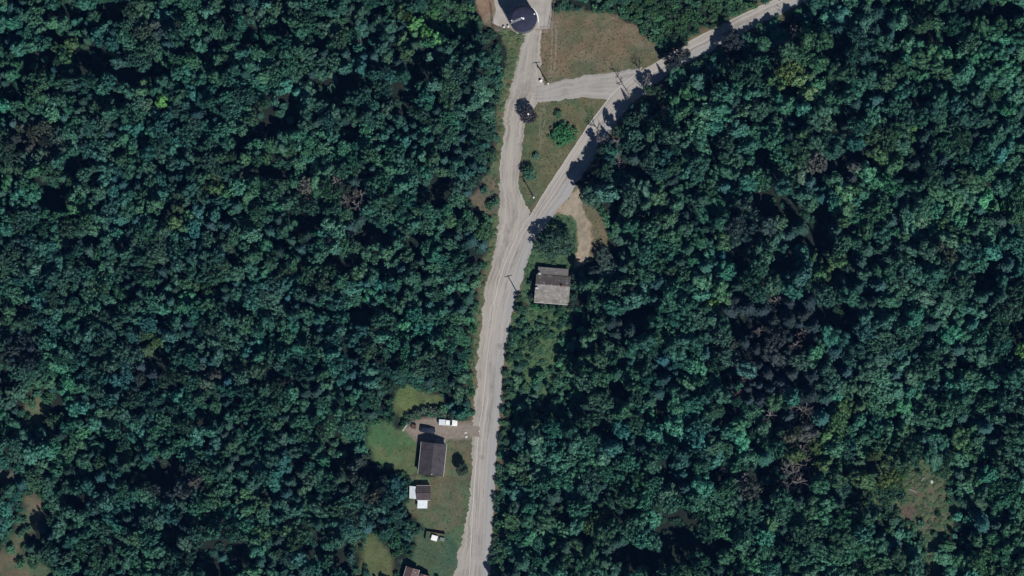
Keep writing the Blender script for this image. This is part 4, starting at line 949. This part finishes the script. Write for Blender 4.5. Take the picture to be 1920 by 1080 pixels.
def car(x, y, rot, paint, label, pick=False):
    root = empty('pickup_truck' if pick else 'estate_car', P(x, y), R(rot)); tag(root, label, 'pickup truck' if pick else 'car')
    if not pick:
        L = 4.9; W = .94
        b = loft(MB(), [(-2.45,.78,.42,.75,.66), (-2.38,.9,.3,.98,.8), (-1.6,W,.26,1.02,.84), (.6,W,.26,1.02,.84), (1.3,W,.26,1.0,.82), (2.1,.9,.3,.88,.72), (2.42,.76,.4,.7,.6)])
        bo = part(b, 'body', paint, root)
        g = loft(MB(), [(-2.3,.8,1.0,1.06,.74), (-1.95,.8,1.0,1.52,.64), (-.2,.81,1.0,1.56,.66), (.55,.8,1.0,1.52,.63), (1.35,.78,.98,1.04,.72)]); part(g, 'windows', 'glass', root)
        part(loft(MB(), [(-1.95,.66,1.515,1.56,.62), (-.2,.68,1.55,1.60,.64), (.5,.66,1.52,1.56,.61)]), 'roof', paint, root)
        wheels(root, (-1.5, 1.5), .95)
        lz, xf, xr = .66, 2.36, -2.42
    else:
        W = .98
        b = loft(MB(), [(-2.95,.9,.45,.98,.9), (-2.9,W,.4,1.05,.96), (-.9,W,.38,1.08,.96), (.9,W,.38,1.1,.92), (1.7,W,.38,1.1,.88), (2.7,.94,.42,1.0,.8), (2.98,.84,.5,.85,.7)]); part(b, 'body', paint, root)
        g = loft(MB(), [(-.75,.86,1.08,1.2,.8), (-.62,.85,1.1,1.72,.7), (.6,.85,1.1,1.74,.7), (1.35,.84,1.1,1.16,.78)]); part(g, 'windows', 'glass', root)
        part(loft(MB(), [(-.66,.74,1.71,1.77,.68), (.62,.74,1.72,1.79,.68)]), 'roof', paint, root)
        part(loft(MB(), [(-2.95,.9,1.08,1.7,.78), (-2.85,.94,1.08,1.86,.84), (-.85,.94,1.08,1.88,.84), (-.8,.9,1.08,1.75,.8)]), 'camper_shell', 'white_metal', root)
        part(MB().box(1.75, 2.6, -.62, .62, 1.09, 1.125, .012), 'bonnet_panel', paint, root)
        wheels(root, (-1.9, 2.0), .99, .39); lz, xf, xr = .8, 2.9, -2.96
    for s in (-1, 1):
        part(MB().box(xf, xf+.1, s*.62-.14, s*.62+.14, lz-.08, lz+.08, .01), 'headlight', 'lamp', root)
        part(MB().box(xr-.04, xr+.02, s*.72-.08, s*.72+.08, lz-.1, lz+.14, .01), 'tail_light', 'red_lens', root)
        part(MB().box(.9, 1.05, s*1.02-.08, s*1.02+.08, 1.05, 1.2, .02), 'mirror', paint, root)
car(840, 792, -4, 'white_paint', 'white pickup with camper shell parked under the curved shrub row', True)
car(802, 806, -8, 'car_blue', 'dark blue estate car parked across the driveway above the dark roofed house')
# ------------------------------------------------------------------ small yard things
bx = empty('crate', P(776,800), R(-6)); tag(bx, 'dark brown slatted wooden crate left of the dark car', 'crate')
mb = MB()
for k in range(4):
    z = .05+k*.27; mb.box(-.7,.7,-.65,-.6,z,z+.2); mb.box(-.7,.7,.6,.65,z,z+.2); mb.box(-.75,-.702,-.6,.6,z,z+.2); mb.box(.702,.75,-.6,.6,z,z+.2)
part(mb, 'side', 'wood_brown', bx); mb = MB()
for k in range(6): mb.box(-.76+k*.26,-.76+k*.26+.22,-.66,.66,1.12,1.16)
part(mb, 'lid', 'wood_brown', bx)
pl = MB(); pl.box(-1.95, 1.95, -.22, .22, .06, .14, .02); o = pl.build('plank', M['wood_pale'], None); o.location = P(761.5,799); o.rotation_euler = (0,0,R(55)); tag(o, 'long pale plank lying at the left end of the curved shrub row', 'plank')
def stone(x, y, s, label, mat='ceramic'):
    bm = bmesh.new(); bmesh.ops.create_icosphere(bm, subdivisions=3, radius=s)
    for v in bm.verts: v.co *= 1+.28*mnoise.noise(v.co*1.6+Vector((x,y,0))); v.co.z = max(v.co.z*.6, -s*.15)
    me = bpy.data.meshes.new('boulder'); bm.to_mesh(me); bm.free(); o = link_mesh('boulder', me, None, [M[mat]]); o.location = P(x, y, s*.12); tag(o, label, 'boulder')
STONE = simple('pale_stone', (.5,.49,.46), (.36,.35,.33), 4, .85); M['stone'] = STONE
stone(873,811,.42,'pale boulder at the driveway mouth, the upper one','stone'); stone(874,819,.5,'pale boulder at the driveway mouth, the lower one','stone')
stone(1747,903,.6,'pale boulder in the upper right of the brown clearing','stone')
sc_ = empty('board_screen', P(800,996), R(-9)); tag(sc_, 'dark brown corner screen of boards behind the white chest', 'screen')
part(MB().box(0, 5.9, -.06, .06, 0, 1.35), 'long_panel', 'wood_brown', sc_); part(MB().box(-.06, .06, -2.7, -.063, 0, 1.3), 'short_panel', 'wood_brown', sc_)
for q in ((0,.0),(2.9,.0),(5.9,.0),(0,-2.7)): part(MB().box(q[0]-.08,q[0]+.08,q[1]+.07,q[1]+.2,0,1.45), 'post', 'wood_brown', sc_)
ch = empty('chest', P(814.5,1008.5), R(-16)); tag(ch, 'bright white square chest inside the brown corner screen', 'chest')
part(MB().box(-.92,.92,-.78,.78,.05,.85,.04), 'body', 'white_metal', ch); part(MB().box(-.98,.98,-.84,.84,.853,.97,.03), 'lid', 'white_paint', ch)
part(MB().box(-.15,.15,-.9,-.845,.7,.86), 'latch', 'steel', ch)
gc = empty('garden_cart', P(829,1011), R(-12)); tag(gc, 'small grey green garden cart right of the white chest', 'cart')
part(MB().box(-.75,.75,-.55,.55,.4,.75,.04), 'tub', 'moss', gc)
for s in (-1,1): part(MB().tube([(-.2,s*.6,.25),(-.2,s*.68,.25)], .25, 14), 'wheel', 'rubber', gc)
part(MB().tube([(.75,0,.5),(1.5,0,.15)], .03, 6), 'drawbar', 'steel', gc)
# clearing at lower right: brush pile and a log
bp = MB(); r = random.Random(5)
for k in range(240):
    a = r.uniform(0,6.28); d = 3.0*math.sqrt(r.random()); c = Vector((d*math.cos(a)*1.1, d*math.sin(a)*.9, r.uniform(.05,.75)*(1-d/3.4))); v = Vector((r.gauss(.5,.5), r.gauss(-.6,.5), r.gauss(0,.12))).normalized()*r.uniform(.5,1.5)
    bp.tube([c-v, c+v], [.05, .02], 4, False)
BRUSH = simple('brush_wood', (.24,.165,.14), (.14,.10,.085), 3, .9)
o = bp.build('brush_pile', BRUSH, None); o.location = P(1703,963); tag(o, 'reddish brown brush pile at the lower left of the brown clearing', 'brush pile')
def log(x, y, L, rz, label):
    r = empty('fallen_log', P(x, y), R(rz)); tag(r, label, 'log'); part(MB().tube([(-L/2,0,.2),(0,.06,.22),(L/2,0,.18)], [.24,.2,.15], 9), 'stem', 'bare', r)
    part(MB().tube([(L*.1,0,.25),(L*.25,.5,.5)], [.07,.03], 6), 'branch_stub', 'bare', r)
log(1712,920,2.6,-25,'short pale log in the middle of the brown clearing'); log(1731,898,1.8,40,'short pale log near the top of the brown clearing')

# ------------------------------------------------------------------ the air between: faint blue haze
hz = MB().box(-2700, 2700, -2700, 2700, -1, H+60)
HM = bpy.data.materials.new('haze'); HM.use_nodes = True; ht = HM.node_tree
for n in list(ht.nodes):
    if n.type != 'OUTPUT_MATERIAL': ht.nodes.remove(n)
hv = ht.nodes.new('ShaderNodeVolumePrincipled'); hv.inputs['Color'].default_value = (.13, .38, 1, 1)
hv.inputs['Density'].default_value = 1.7e-5; hv.inputs['Anisotropy'].default_value = 0.
ht.links.new(hv.outputs['Volume'], [n for n in ht.nodes if n.type == 'OUTPUT_MATERIAL'][0].inputs['Volume'])
tag(hz.build('haze', HM, None), 'faint blue air over the whole valley', None, None, 'stuff')
